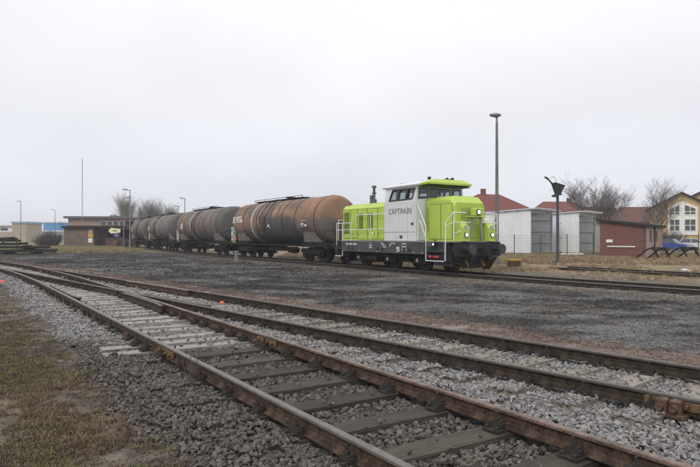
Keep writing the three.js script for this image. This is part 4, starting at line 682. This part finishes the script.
// ---------------------------------------------------------------- brick hut
const brickTex = (bw, bh, c0, c1, cm, seed) => dataTex(512, 512, (u, v) => { const R = 16, row = Math.floor(v * R), x = u * 8 + (row % 2) * .5, k = hash2(Math.floor(x) % 8, row, seed); const fx = x - Math.floor(x), fy = v * R - row; if (fx < .05 || fy < .12) return cm; const n = fbm(u * 40, v * 40, 3, seed + 2, 40); return mix3(c0, c1, k * .7 + n * .3); });
const brickRed = std([1, 1, 1], .9, { map: rep(brickTex(0, 0, [.13, .052, .042], [.2, .085, .065], [.17, .13, .115], 7), .48, .78) }), brickPink = std([1, 1, 1], .9, { map: rep(brickTex(0, 0, [.33, .2, .17], [.42, .27, .235], [.4, .35, .32], 9), .48, .78) });
const roofFelt = std([.045, .045, .042], .9, { map: grime });
{
  const t = thing('brick_hut', 'low red brick hut with sloping black roof', 'hut', P(23.6, 47, .06), ALPHA); const w = 7.6, dp = 3.5, h0 = 2.58, h1 = 3.06, top = z => mix(h0, h1, -z / dp);
  const quad = (x0, x1, z0, z1) => convex([[x0, 0, z0], [x1, 0, z0], [x0, 0, z1], [x1, 0, z1], [x0, top(z0), z0], [x1, top(z0), z0], [x0, top(z1), z1], [x1, top(z1), z1]]);
  part('front_wall', quad(0, .25, -dp, -.003), brickRed, t); part('back_wall', quad(w - .25, w, -dp, 0), brickRed, t); part('far_wall', quad(.253, w - .253, -dp, -dp + .25), brickRed, t);
  const sw = part('side_wall', [bb(.0, w - .253, 0, 1.35, -.247, .0), bb(0, 1.5, 1.353, 2.3, -.247, 0), bb(2.4, 4.1, 1.353, 2.3, -.247, 0), bb(5.0, w - .253, 1.353, 2.3, -.247, 0), bb(0, w - .253, 2.303, 2.58, -.247, 0)], brickPink, t, 'paler plastered side wall');
  for (const [a, b] of [[1.5, 2.4], [4.1, 5.0]]) { const wn = part('window', [bb(a, b, 1.36, 1.42, -.2, -.12), bb(a, b, 2.24, 2.3, -.2, -.12), bb(a, a + .06, 1.42, 2.24, -.2, -.12), bb(b - .06, b, 1.42, 2.24, -.2, -.12), bb((a + b) / 2 - .025, (a + b) / 2 + .025, 1.42, 2.24, -.2, -.12)], M.frameGrey, sw); part('pane', bb(a + .06, b - .06, 1.42, 2.24, -.17, -.16), M.glass, wn); }
  part('inner_floor', bb(.3, w - .3, 0, .1, -dp + .3, -.3), M.black, t);
  const sl = Math.atan2(h1 - h0, dp); part('roof', [xf(new THREE.BoxGeometry(w + .5, .2, dp + .55), w / 2, (h0 + h1) / 2 + .13, -dp / 2, sl)], roofFelt, t);
  part('downpipe', [cyl(.05, .05, 2.5, 3.2, 1.28, .08), bx(.14, .2, .14, 3.2, 2.5, .08)], M.black, t);
  part('handrail', [bx(.05, .09, 2.1, -.06, 1.0, -1.85), bx(.06, .06, .06, -.03, 1.0, -1.0), bx(.06, .06, .06, -.03, 1.0, -2.7)], M.white, t); part('name_plate', bx(.03, .24, .5, -.02, 1.45, -2.75), M.white, t);
}

// ---------------------------------------------------------------- houses
const tileTex = dataTex(256, 256, (u, v) => { const row = Math.floor(v * 16), col = Math.floor(u * 16 + (row % 2) * .5), k = hash2(col % 16, row, 77), fy = v * 16 - row; const n = .72 + .28 * k - (fy < .16 ? .3 : 0); return [n, n * .98, n * .96]; });
const roofRed = std([.2, .072, .06], .85, { map: rep(tileTex, .28, .34) }), roofBrown = std([.2, .085, .07], .85, { map: rep(tileTex, .28, .34) }), roofDark = std([.13, .085, .075], .85, { map: rep(tileTex, .28, .34) });
function house(name, label, X, D, turn, w, d, eave, ridge, hip, wallMat, roofMat, extra) {
  const t = thing(name, label, 'house', P(X, D, .1), turn); part('wall', [bb(-w / 2, w / 2, 0, eave, -d / 2, d / 2)], wallMat, t);
  const e = .45, rx = w / 2 + e - hip, pts = []; for (const sx of [-1, 1]) for (const sz of [-1, 1]) pts.push([sx * (w / 2 + e), eave - .05, sz * (d / 2 + e)], [sx * (w / 2 + e), eave + .1, sz * (d / 2 + e)]); pts.push([-rx, ridge, 0], [rx, ridge, 0]);
  const rf = part('roof', convex(pts), roofMat, t);
  const wy = eave > 4.4 ? [1.2, 3.6] : [1.2]; for (const y of wy) for (let i = 0; i < Math.floor(w / 2.6); i++) { const x = -w / 2 + 1.5 + i * 2.6; const wn = part('window', [bx(1.2, 1.3, .08, x, y + .65, d / 2 + .03)], M.white, t); part('pane', [bx(.5, 1.12, .03, x - .28, y + .65, d / 2 + .07), bx(.5, 1.12, .03, x + .28, y + .65, d / 2 + .07)], M.winGlass, wn); }
  if (extra) extra(t, rf); return t;
}
M.winGlass = std([.06, .075, .085], .15);
const plaster = std([.55, .52, .46], .9, { map: light }), plasterGrey = std([.38, .37, .35], .9, { map: light });
house('house', 'house with red hipped roof and two skylights behind the left white shed', 20.7, 88, .25, 11, 9, 5.0, 8.1, 4.2, plaster, roofRed, (t, rf) => { const sl = Math.atan2(3.0, 4.95); for (const x of [1.2, 3.1]) part('skylight', rb(.7, .07, 1.0, x, 6.3, 2.68, .02, sl), std([.7, .73, .76], .3), rf); part('chimney', bb(-1.2, -.6, 7.2, 8.9, -.3, .3), brickRed, rf); });
house('house', 'house with brown tiled roof between the two white sheds', 34.6, 98, .12, 9.5, 8, 4.6, 7.6, 2.6, plasterGrey, roofBrown, (t, rf) => part('chimney', bb(1.6, 2.2, 6.4, 8.2, -.3, .3), brickRed, rf));
house('house', 'dark roofed house behind the bare trees, left part of the row', 46.5, 112, .05, 9, 8, 4.4, 7.4, 1.2, plasterGrey, roofDark);
house('house', 'house with reddish roof behind the bare trees, right above the brick hut', 56, 114, -.05, 8.5, 8, 4.4, 7.5, 1.0, plasterGrey, std([.15, .075, .062], .85, { map: rep(tileTex, .28, .34) }));
{
  const t = thing('yellow_house', 'yellow gabled house with tall white framed windows at the right edge', 'house', P(53.2, 95, .1), -.46); t.scale.y = 1.06;
  const ye = std([.56, .42, .21], .85, { map: light }), dk = std([.05, .04, .038], .8, { map: grime }), wp = std([.7, .7, .68], .7);
  part('wall', [convex([[-4.2, 0, -9], [4.6, 0, -9], [-4.2, 0, 0], [0.0, 0, 0], [-4.2, 6.0, 0], [-4.2, 6.0, -9], [4.6, 6.0, -9], [4.6, 6.0, 0], [.2, 8.2, 0], [.2, 8.2, -9], [4.6, 2.0, 0], [0, 2.0, 0]])], ye, t);
  part('rear_wall', [convex([[.5, 0, -4], [10.5, 0, -4], [.5, 0, -13], [10.5, 0, -13], [.5, 7.2, -4], [10.5, 7.2, -4], [.5, 7.2, -13], [10.5, 7.2, -13], [5.5, 9.6, -4], [5.5, 9.6, -13]])], ye, t);
  const slab = (x0, y0, x1, y1, z0, z1) => convex([[x0, y0, z0], [x1, y1, z0], [x0, y0 + .22, z0], [x1, y1 + .22, z0], [x0, y0, z1], [x1, y1, z1], [x0, y0 + .22, z1], [x1, y1 + .22, z1]]);
  part('roof', [slab(-5, 5.62, .2, 8.24, -9.3, .6), slab(.2, 8.24, 5.4, 5.62, -9.3, .6)], dk, t); part('roof', [slab(-.6, 6.7, 5.5, 9.64, -13.4, -3.4), slab(5.5, 9.64, 11.6, 6.7, -13.4, -3.4)], dk, t);
  part('bay', [convex([[-1.75, 1.9, .003], [2.45, 1.9, .003], [-1.75, 1.9, .16], [2.45, 1.9, .16], [-1.75, 6.05, .003], [-1.75, 6.05, .16], [2.45, 6.1, .003], [2.45, 6.1, .16], [.3, 7.05, .003], [.3, 7.05, .16]])], wp, t, 'white window surround');
  for (const [a, b, y0, y1, y2] of [[-1.55, -.05, 2.5, 4.35, 4.35], [.55, 2.2, 2.5, 4.35, 4.35], [-1.55, -.05, 4.95, 5.85, 6.55], [.55, 2.2, 4.95, 6.6, 5.95]]) {
    const wn = part('window', convex([[a, y0, .14], [b, y0, .14], [a, y0, .22], [b, y0, .22], [a, y1, .14], [b, y2, .14], [a, y1, .22], [b, y2, .22]]), wp, t); const mx = (a + b) / 2, my = y0 + (Math.min(y1, y2) - y0) * .48;
    const top = x => mix(y1, y2, (x - a) / (b - a)) - .1;
    for (const [p, q] of [[a + .1, mx - .05], [mx + .05, b - .1]]) { part('pane', bb(p, q, y0 + .1, my - .05, .21, .24), M.winGlass, wn); part('pane', convex([[p, my + .05, .21], [q, my + .05, .21], [p, my + .05, .24], [q, my + .05, .24], [p, top(p), .21], [q, top(q), .21], [p, top(p), .24], [q, top(q), .24]]), M.winGlass, wn); }
  }
  part('round_window', [cylZ(.55, .1, 5.7, 8.2, -3.97, 20)], wp, t); part('porch_wall', [bb(.2, .45, 0, 1.98, -.6, .1), bb(3.2, 4.6, 0, 1.98, -.5, -.1)], wp, t); part('recess_shade_panel', bb(.9, 2.9, .1, 1.9, -.9, -.8), M.winGlass, t);  // dark panel at the back paints in the shade of the open ground-floor recess
}
// buildings far left
{
  const beige = std([.42, .37, .29], .9, { map: light }), palew = std([.66, .67, .68], .8), blue = std([.1, .27, .55], .7), grey = std([.4, .43, .45], .8, { map: light });
  let t = thing('factory_hall', 'long beige hall with white band at the left edge', 'building', P(-92, 150, .2), .05); part('wall', bb(-12, 6, 0, 3.1, -10, 0), beige, t); part('upper_band', bb(-12, 6, 3.1, 4.5, -9.9, -.1), palew, t); part('roof', bb(-12.3, 6.3, 4.503, 4.7, -10.2, .3), grey, t); for (let i = 0; i < 4; i++) part('window', bb(-9 + i * 4, -7.2 + i * 4, 3.4, 4.1, -.14, -.06), M.winGlass, t); const f = part('stair_block', bb(6.1, 9.6, 0, 5.2, -8, .4), beige, t); part('roof_cap', bb(5.9, 9.8, 5.203, 5.7, -8.2, .6), std([.25, .38, .5], .7), f);
  t = thing('blue_hall', 'bright blue hall beyond the grey warehouse', 'building', P(-104, 205, .2), .02); part('wall', bb(-2.6, 2.6, 0, 6.6, -8, 0), blue, t); part('roof', bb(-2.8, 2.8, 6.603, 7.0, -8.2, .2), palew, t); part('door', bb(-1, 1, .2, 3, -.05, .05), grey, t);
  t = thing('grey_warehouse', 'low grey warehouse behind the scrub on the left', 'building', P(-88, 172, .2), .03); part('wall', bb(-8, 7, 0, 3.3, -9, 0), grey, t); part('roof', bb(-8.3, 7.3, 3.303, 3.6, -9.3, .3), palew, t); for (let i = 0; i < 5; i++) part('door', bb(-7 + i * 2.8, -5 + i * 2.8, .1, 2.3, -.05, .06), std([.28, .31, .33], .8), t);
}
{
  const t = thing('brick_office', 'flat roofed brick office with a band of windows behind the old shed', 'building', P(-46.4, 108, .2), .1);
  part('wall', [bb(-5, 5, 0, 3.5, -7, 0), bb(-5, .6, 3.5, 5.2, -7, 0), bb(.6, 5, 4.75, 5.2, -7, 0)], std([1, 1, 1], .9, { map: rep(brickTex(0, 0, [.3, .2, .18], [.38, .27, .24], [.38, .34, .32], 19), .48, .78) }), t); part('roof', bb(-5.6, 5.6, 5.203, 5.6, -7.6, .7), std([.12, .12, .13], .8), t); part('roof_hatch', bb(1.5, 2.4, 5.6, 6.0, -4, -3), M.galv, t);
  for (let i = 0; i < 4; i++) { const a = .7 + i * 1.08, w = part('window', bb(a, a + 1.0, 3.503, 4.747, -.25, -.05), M.white, t); part('pane', bb(a + .08, a + .92, 3.6, 4.65, -.06, -.03), M.winGlass, w); }
  part('interior', bb(.65, 4.95, 3.503, 4.74, -6.9, -.3), M.black, t); part('blue_plate', bb(-.6, .3, 3.4, 3.9, .01, .06), std([.1, .15, .4], .6), t); part('white_panel', bb(3.6, 4.9, 1.2, 3.2, .01, .06), std([.6, .6, .58], .8), t);
}
{
  const bl = std([.23, .195, .155], .95, { map: rep(gritTex, .25) }), t = thing('old_shed', 'old open-sided shed of weathered blocks with overgrown roof', 'shed', P(-41, 90, .15), .06);
  part('block_wall', bb(-2.6, 1.85, 0, 3.15, -.3, 0), bl, t); part('end_wall', bb(-2.6, -2.3, 0, 3.15, -7, -.303), bl, t); part('back_wall', bb(-2.6, 5.6, 0, 3.1, -7.3, -7.003), std([.07, .055, .05], .95), t); part('inner_wall', bb(1.6, 1.85, 0, 3.1, -7, -.303), bl, t);  // back wall near black: the shade of the deep bay is put into its colour
  part('roof', [bb(-2.8, 5.9, 3.153, 3.45, -7.5, .4)], M.black, t); part('post', bb(5.45, 5.65, 0, 3.15, -.25, -.05), M.black, t); const r = mulberry(8); part('roof_growth', Array.from({ length: 60 }, () => sph(.22 + .2 * r(), -2.6 + 8.4 * r(), 3.47, -7 * r(), 1.6, .5, 1.2, 6)), std([.09, .085, .045], 1), t);
  part('poster', bb(1.1, 1.6, 2.35, 2.95, .005, .03), std([.55, .3, .28], .7), t); part('warning_plate', bb(1.0, 1.7, 1.75, 2.3, .005, .04), std([.6, .36, .03], .6), t); part('notice_plate', bb(1.05, 1.65, .95, 1.6, .005, .04), M.white, t);
  part('brick_pile', bb(3.2, 5.3, 0, 1.7, -3, -1.2), std([.2, .12, .105], .95, { map: grime }), t);
}
// ---------------------------------------------------------------- pile of old track timbers on the left
{
  const t = thing('timber_pile', 'low pile of long black track timbers at the left edge', 'timber pile', P(-33.4, 58.5, .06), .12), r = mulberry(12), tm = std([.035, .042, .036], .85, { map: rep(woodTex, .3, 2) });
  for (const x of [-2.8, -.4, 2.2]) part('bearer', rb(.3, .26, 2.4, x, .13, 0, .03), M.black, t);
  for (let k = 0; k < 4; k++) for (let i = 0; i < 5 - k; i++) { const L = 6.6 - k * 1.3 + r() * 1.8; const m = part('timber', rb(L, .22, .3, (r() - .5) * 1.6 - k * .35, 0, 0, .03, 0, (r() - .5) * .1, (r() - .5) * .05), tm, t); m.position.set(0, .38 + k * .33 + (k ? .02 : 0), -.85 + i * .42 + k * .2); if (k < 2 && i === 0) part('spacer', [bx(.14, .1, 2.0, -1.8, .16, .85), bx(.14, .1, 2.0, 1.4, .16, .85)], tm, m); }
  part('loose_rail', [bar([-3, 1.56, .1], [.4, 1.58, -.1], .07, 5), bar([-2.2, 1.58, -.4], [.2, 1.72, .1], .06, 5), bar([-1.5, .6, 1.1], [.1, 1.7, .5], .06, 5), bar([.9, .3, 1.2], [.6, 1.5, .7], .05, 5), sph(.35, -2.1, 1.7, 0, 1.1, .6, .8, 8)], M.steelDark, t);
}

// ---------------------------------------------------------------- buffer stops and cars on the right
function bufferStop(X, D, turn, label) {
  const t = thing('buffer_stop', label, 'buffer stop', P(X, D, .05), turn, 'bent-rail buffer stops');
  for (const z of [-.75, .75]) { part('bent_rail', [beam([-1.3, .0, z], [-.25, .78, z], .1, .09), beam([-.3, .76, z], [.35, .98, z], .1, .09), beam([.3, .98, z], [.42, .5, z], .1, .09)], M.steelBlack, t); part('strut', [beam([.3, .9, z], [.75, .0, z], .09, .08)], M.steelBlack, t); }
  part('cross_beam', rb(.16, .26, 2.1, .36, .86, 0, .03), M.sleeperDark[0], t); return t;
}
bufferStop(23.1, 44.6, .05, 'bent-rail buffer stop standing against the brick hut'); bufferStop(26.0, 45.8, .05, 'bent-rail buffer stop between the parked cars and the right edge');
function car(X, D, turn, col, label) {
  const t = thing('parked_car', label, 'car', P(X, D, 0), turn, 'cars parked before the yellow house'), paint = new THREE.MeshPhysicalMaterial({ color: new THREE.Color().setRGB(...col), roughness: .35, clearcoat: .8, clearcoatRoughness: .1 });
  const pr = (pts, w, inset = 0) => { const g = prismXY(pts, -w, w); const p = g.attributes.position; for (let i = 0; i < p.count; i++) if (p.getY(i) > .95) p.setZ(i, p.getZ(i) * (1 - inset)); g.computeVertexNormals(); return g; };
  const b = part('body', pr([[-2.05, .3], [2.0, .28], [2.08, .6], [1.95, .82], [1.0, .95], [-1.9, .98], [-2.1, .7]], .85), paint, t); part('cabin', pr([[-1.75, .94], [1.0, .93], [.3, 1.42], [-1.3, 1.46]], .78, .14), M.winGlass, t); part('roof', pr([[-1.32, 1.4], [.34, 1.38], [.2, 1.47], [-1.2, 1.5]], .7, .04), paint, t);
  part('pillar', [-1, 1].flatMap(z => [beam([-1.68, .97, z * .74], [-1.25, 1.45, z * .66], .06, .05), beam([-.35, .97, z * .76], [-.35, 1.45, z * .67], .06, .04), beam([.95, .95, z * .74], [.28, 1.43, z * .66], .06, .05)]), paint, b);
  for (const x of [-1.25, 1.28]) for (const z of [-.78, .78]) { const w = part('wheel', cylZ(.31, .18, x, .31, z, 18), M.rubber, t); part('rim', cylZ(.19, .19, x, .31, z, 14), M.chrome, w); }
  for (const z of [-.6, .6]) { part('headlight', rb(.06, .14, .32, 2.03, .68, z, .02), M.chrome, t); part('tail_light', rb(.06, .2, .2, -2.06, .75, z, .02), M.red, t); } part('number_plate', [bx(.03, .11, .5, 2.09, .45, 0), bx(.03, .11, .5, -2.12, .55, 0)], M.white, t); return t;
}
car(37.6, 69, -.9, [.02, .07, .3], 'blue car parked behind the buffer stops'); car(38.9, 75, -.7, [.55, .06, .04], 'red car parked behind the blue one'); car(42.5, 73, -.4, [.6, .6, .62], 'silver car parked at the yellow house');

// ---------------------------------------------------------------- trees
function branchTree(seed, h, o) {
  const r = mulberry(seed), trunk = [], crown = [];
  const seg = (a, b, r0, r1, n) => { const L = a.distanceTo(b), g = new THREE.CylinderGeometry(r1, r0, L, n, 1, true); g.applyQuaternion(new THREE.Quaternion().setFromUnitVectors(V(0, 1, 0), b.clone().sub(a).normalize())); g.translate((a.x + b.x) / 2, (a.y + b.y) / 2, (a.z + b.z) / 2); return g; };
  const grow = (p, dir, len, rad, lvl) => {
    const steps = lvl === 0 ? o.s0 ?? 4 : lvl < 2 ? 4 : 2; let q = p.clone(), d = dir.clone();
    for (let i = 0; i < steps; i++) {
      d.add(V((r() - .5) * o.wig, (r() - .5) * o.wig + o.up, (r() - .5) * o.wig)).normalize(); const e = q.clone().addScaledVector(d, len / steps), r0 = rad * (1 - .5 * i / steps), r1 = rad * (1 - .5 * (i + 1) / steps);
      (lvl === 0 ? trunk : crown).push(seg(q, e, Math.max(o.min, r0), Math.max(o.min, r1), lvl < 2 ? 7 : 3)); q = e;
      const kids = lvl === 0 ? (i > 0 || o.low ? o.k0 : 0) : lvl < o.lv ? (i === steps - 1 ? 2 : o.k) : 0;
      for (let k = 0; k < kids; k++) { const az = r() * 6.283, sp = o.spread * (.7 + .6 * r()); const side = V(Math.cos(az), 0, Math.sin(az)); const nd = d.clone().multiplyScalar(Math.cos(sp)).addScaledVector(side, Math.sin(sp)).normalize(); grow(q, nd, len * (lvl === 0 ? o.l0 : o.l) * (.7 + .5 * r()), r1 * .62, lvl + 1); }
    }
  };
  grow(V(0, 0, 0), V(0, 1, 0), h * o.tr, h * o.rad, 0); return { trunk: G(trunk), crown: G(crown) };
}
const bark = std([.12, .1, .085], .95), twig = std([.13, .11, .098], .95), twigHazed = std([.3, .28, .265], .95);  // last one: poplar twigs made paler, distance haze mixed into the colour
function tree(name, label, X, D, h, seed, o, group, cm = twig) {
  const t = thing(name, label, 'tree', P(X, D, .1), 0, group), g = branchTree(seed, h, o);
  g.crown.computeBoundingBox(); const k = h / g.crown.boundingBox.max.y; for (const q of [g.trunk, g.crown]) q.scale(k * (o.wide ?? 1), k, k * (o.wide ?? 1));
  t.add(meshOf('trunk', g.trunk, bark)); t.add(meshOf('crown', g.crown, cm)); return t;
}
const broad = { wig: .35, up: .12, min: .009, k0: 3, k: 2, lv: 5, spread: .6, l0: .66, l: .64, tr: .5, rad: .017 }, popl = { wig: .16, up: .07, min: .009, s0: 14, k0: 7, k: 2, lv: 3, spread: .36, l0: .3, l: .62, tr: .85, rad: .011, low: true, wide: 1.4 };
tree('bare_tree', 'bare spreading tree above the right white shed', 33.2, 82, 11.2, 11, broad, 'bare trees');
tree('bare_tree', 'bare tree above the brick hut, left of the yellow house tree', 37.6, 84, 10.8, 23, broad, 'bare trees');
tree('bare_tree', 'bare tree standing right in front of the yellow house', 39.8, 76, 9.8, 35, broad, 'bare trees');
tree('bare_tree', 'small bare tree between the two white sheds, far back', 27.8, 88, 6.8, 41, { ...broad, lv: 3 }, 'bare trees');
[[-50.0, 132, 11.6, 51], [-48.2, 130, 12.6, 52], [-46.8, 134, 10.6, 53], [-45.2, 136, 11.4, 54], [-43.8, 136, 10.8, 55], [-42.2, 138, 10.0, 56]].forEach(([X, D, h, s], i) => tree('poplar_tree', ['leftmost bare poplar behind the lamp posts', 'tallest bare poplar, just right of the leftmost one', 'slim bare poplar in the left half of the row', 'bare poplar in the middle of the row behind the wagons', 'bare poplar near the right end of the row', 'lowest bare poplar at the right end of the row'][i], X, D, h, s, popl, 'bare poplars behind the last wagons', twigHazed));
function bush(X, D, h, w, n, seed, label, mat = twig) {
  const r = mulberry(seed), st = [], tw = []; for (let i = 0; i < n; i++) { const a = r() * 6.283, q = Math.sqrt(r()), b = V(Math.cos(a) * q * w * .4, 0, Math.sin(a) * q * w * .4), e = V(Math.cos(a) * q * w + (r() - .5) * .5, h * (.55 + .45 * r()) * (1 - .35 * q), Math.sin(a) * q * w + (r() - .5) * .5); st.push(bar([b.x, b.y, b.z], [e.x, e.y, e.z], .018, 3)); for (let k = 0; k < 6; k++) { const s = b.clone().lerp(e, .35 + .6 * r()); tw.push(bar([s.x, s.y, s.z], [s.x + (r() - .5) * .9, s.y + .15 + .5 * r(), s.z + (r() - .5) * .9], .01, 3)); } }
  const t = thing('bare_bush', label, 'bush', P(X, D, .08), 0, 'leafless bushes'); part('stem', st, mat, t); part('twigs', tw, mat, t);
}
bush(-46.8, 92, 3.1, 2.0, 260, 61, 'dense leafless bush left of the old block shed'); bush(-50, 96, 2.2, 1.6, 160, 62, 'lower leafless bush beside the dense one'); bush(-41.5, 97, 4.4, 3.2, 240, 63, 'leafless scrub growing behind the old block shed'); bush(43, 80, 3.2, 2.6, 200, 64, 'leafless bush at the foot of the tree by the yellow house'); bush(50.8, 104, 5.0, 4.5, 300, 65, 'tall leafless scrub in front of the row of houses'); bush(-34, 88, 1.6, 1.8, 120, 66, 'small scrub right of the arrow sign');

// ---------------------------------------------------------------- grass, weeds and litter
function tuft(n, h, w, spread, seed) {
  const r = mulberry(seed), pos = []; for (let i = 0; i < n; i++) { const a = r() * 6.283, q = r() * spread, x = Math.cos(a) * q, z = Math.sin(a) * q, hh = h * (.5 + .6 * r()), lx = (r() - .5) * h * 1.1, lz = (r() - .5) * h * 1.1, b = r() * 6.283, dx = Math.cos(b) * w, dz = Math.sin(b) * w; const m = [x + lx * .35, hh * .6, z + lz * .35], t = [x + lx, hh, z + lz]; pos.push(x - dx, -.01, z - dz, x + dx, -.01, z + dz, m[0] + dx * .7, m[1], m[2] + dz * .7, x - dx, -.01, z - dz, m[0] + dx * .7, m[1], m[2] + dz * .7, m[0] - dx * .7, m[1], m[2] - dz * .7, m[0] - dx * .7, m[1], m[2] - dz * .7, m[0] + dx * .7, m[1], m[2] + dz * .7, ...t); }
  const g = new THREE.BufferGeometry(); g.setAttribute('position', new THREE.BufferAttribute(new Float32Array(pos), 3)); g.computeVertexNormals(); return boxUV(g);
}
function grassField(name, label, geo, N, seed, pick, palette) {
  const r = mulberry(seed), items = []; for (let i = 0; i < N; i++) { const it = pick(r); if (it) items.push(it); }
  const im = new THREE.InstancedMesh(geo, std([1, 1, 1], 1, { side: THREE.DoubleSide }), items.length); im.name = name; im.castShadow = im.receiveShadow = true; const m4 = new THREE.Matrix4(), q = new THREE.Quaternion(), c = new THREE.Color();
  items.forEach(([X, D, s, hs], i) => { q.setFromAxisAngle(V(0, 1, 0), r() * 6.283); m4.compose(V(X, gy(X, D), -D), q, V(s, s * hs, s)); im.setMatrixAt(i, m4); const p = palette[Math.floor(r() * palette.length)], k = .75 + .5 * r(); im.setColorAt(i, c.setRGB(p[0] * k, p[1] * k, p[2] * k)); });
  scene.add(im); tag(im, label, 'grass', undefined, 'stuff'); console.log(name, items.length);
}
const tan = [[.33, .25, .155], [.28, .21, .13], [.23, .175, .115], [.18, .145, .095], [.32, .265, .17]];
grassField('dry_grass', 'tan dry grass behind the locomotive track', tuft(9, .3, .008, .16, 3), 60000, 91, r => { const D = mix(22, 58, Math.sqrt(r())), X = mix(-6, D * .64, r()); const l = latC(X, D); if (l < 2.4 || Math.abs(latD(X, D)) < .95 && r() > .3 && X > 11) return; const d = fbm(X * .35, D * .35, 3, 95); if (r() > (D > 38 ? .25 : .0) + (d - .38) * 3.2) return; return [X, D, .7 + .7 * r(), .2 + d * (D > 36 ? .95 : .35)]; }, tan);
grassField('verge_grass', 'dry grass strip in front of the old shed on the left', tuft(9, .3, .012, .2, 4), 16000, 92, r => { const D = mix(61, 100, r()), X = mix(-D * .64, -24, r()); if (latC(X, D) > -2.5 || r() > .75) return; return [X, D, 1 + r(), .7]; }, [[.34, .27, .15], [.27, .22, .13], [.2, .2, .09]]);
grassField('moss_tufts', 'short moss and withered grass on the trodden earth', tuft(14, .024, .004, .045, 5), 120000, 93, r => { const D = mix(2.9, 22, r() * r()), X = mix(-D * .62, .4, r()); if (!inView(X, D)) return; const l = latA(X, D); if (l > -1.75) return; const d = fbm(X * 1.5 + 40, D * 1.5, 4, 25); if (r() > (d - .42) * 5 * sstep(-1.7, -2.8, l) * .6 + .05) return; return [X, D, (.6 + .9 * r()) * (1 + D * .03), .5 + .6 * r()]; }, [[.14, .145, .045], [.12, .115, .05], [.17, .14, .09], [.13, .1, .07], [.19, .16, .11], [.11, .09, .07], [.15, .12, .085], [.1, .08, .062]]);
grassField('withered_straw', 'withered straw blades lying on the earth in the corner', tuft(10, .1, .003, .05, 6), 7000, 94, r => { const D = mix(2.9, 8, r()), X = mix(-5, -.6, r()); if (!inView(X, D) || latA(X, D) > -1.9) return; if (fbm(X * 2.4 + 12, D * 2.4, 3, 96) < .55) return; return [X, D, .6 + .8 * r(), .35 + .4 * r()]; }, [[.21, .165, .1], [.16, .12, .075], [.12, .075, .05]]);
{
  const t = thing('dead_weed', 'dead weed stalk growing beside the near rail', 'weed', [-1.78, -.06, -6.62]); const r = mulberry(5), l = []; for (let i = 0; i < 7; i++) { const a = r() * 6.283; const e = [Math.cos(a) * .1, .25 + .22 * r(), Math.sin(a) * .1]; l.push(bar([0, 0, 0], e, .004, 4)); for (let k = 0; k < 4; k++) { const s = .5 + .5 * r(); l.push(bar([e[0] * s, e[1] * s, e[2] * s], [e[0] * s + (r() - .5) * .08, e[1] * s + .05, e[2] * s + (r() - .5) * .08], .0025, 3)); } } part('stalk', l, std([.11, .095, .075], .9), t);
}
single('plastic_scrap', [convex([[-.05, 0, -.02], [.05, .004, -.012], [-.03, .006, .025], [.045, .012, .02], [0, .02, 0], [.015, .016, -.018]])], M.orange, 'orange plastic scrap lying on the stones near the front rail', 'litter', [-1.06, -.035, -5.38], .4);
single('plastic_litter', [cyl(.06, .05, .06, 0, .03, 0, 0, 0, 0, 12), sph(.052, 0, .06, 0, 1, .55, 1)], M.orange, 'orange plastic cap lying inside the second siding', 'litter', [-3.2, -.045, -14.75], 0);
single('foil_scrap', [convex([[-.03, 0, -.02], [.03, .005, -.015], [0, .03, .01], [-.02, .01, .025], [.025, .02, .02]])], M.chrome, 'crumpled silver foil scrap near the front rail', 'litter', [-.42, -.035, -4.0], .4);
{ const t = thing('point_marker', 'small red capped point marker at the left edge', 'marker', P(-12.6, 21.3, .01), .3); part('base', [rb(.24, .06, .18, 0, .03, 0, .015)], M.black, t); part('cap', [sph(.14, 0, .07, 0, 1, .65, .8, 14)], std([.62, .06, .07], .5), t); }
{ const t = thing('wood_slab', 'broken dark wooden slab lying in the moss', 'wood scrap', [-2.72, gy(-2.72, 4.95) - .004, -4.95], .5); part('slab', [rb(.11, .025, .075, 0, .016, 0, .006)], M.sleeperDark[1], t); part('splinter', [rb(.1, .012, .014, .05, .034, -.045, .004, 0, .35, .1), rb(.14, .01, .012, -.03, .006, -.06, .004, 0, -.2)], M.sleeperDark[1], t); }
single('white_bag', [sph(.17, 0, .08, 0, 1.3, .5, .8, 10), sph(.1, .16, .06, .05, 1, .6, 1, 8)], std([.5, .52, .53], .7), 'white plastic bag lying in the dry grass at the right edge', 'bag', P(16.9, 29.8), .3);

renderer.render(scene, camera);
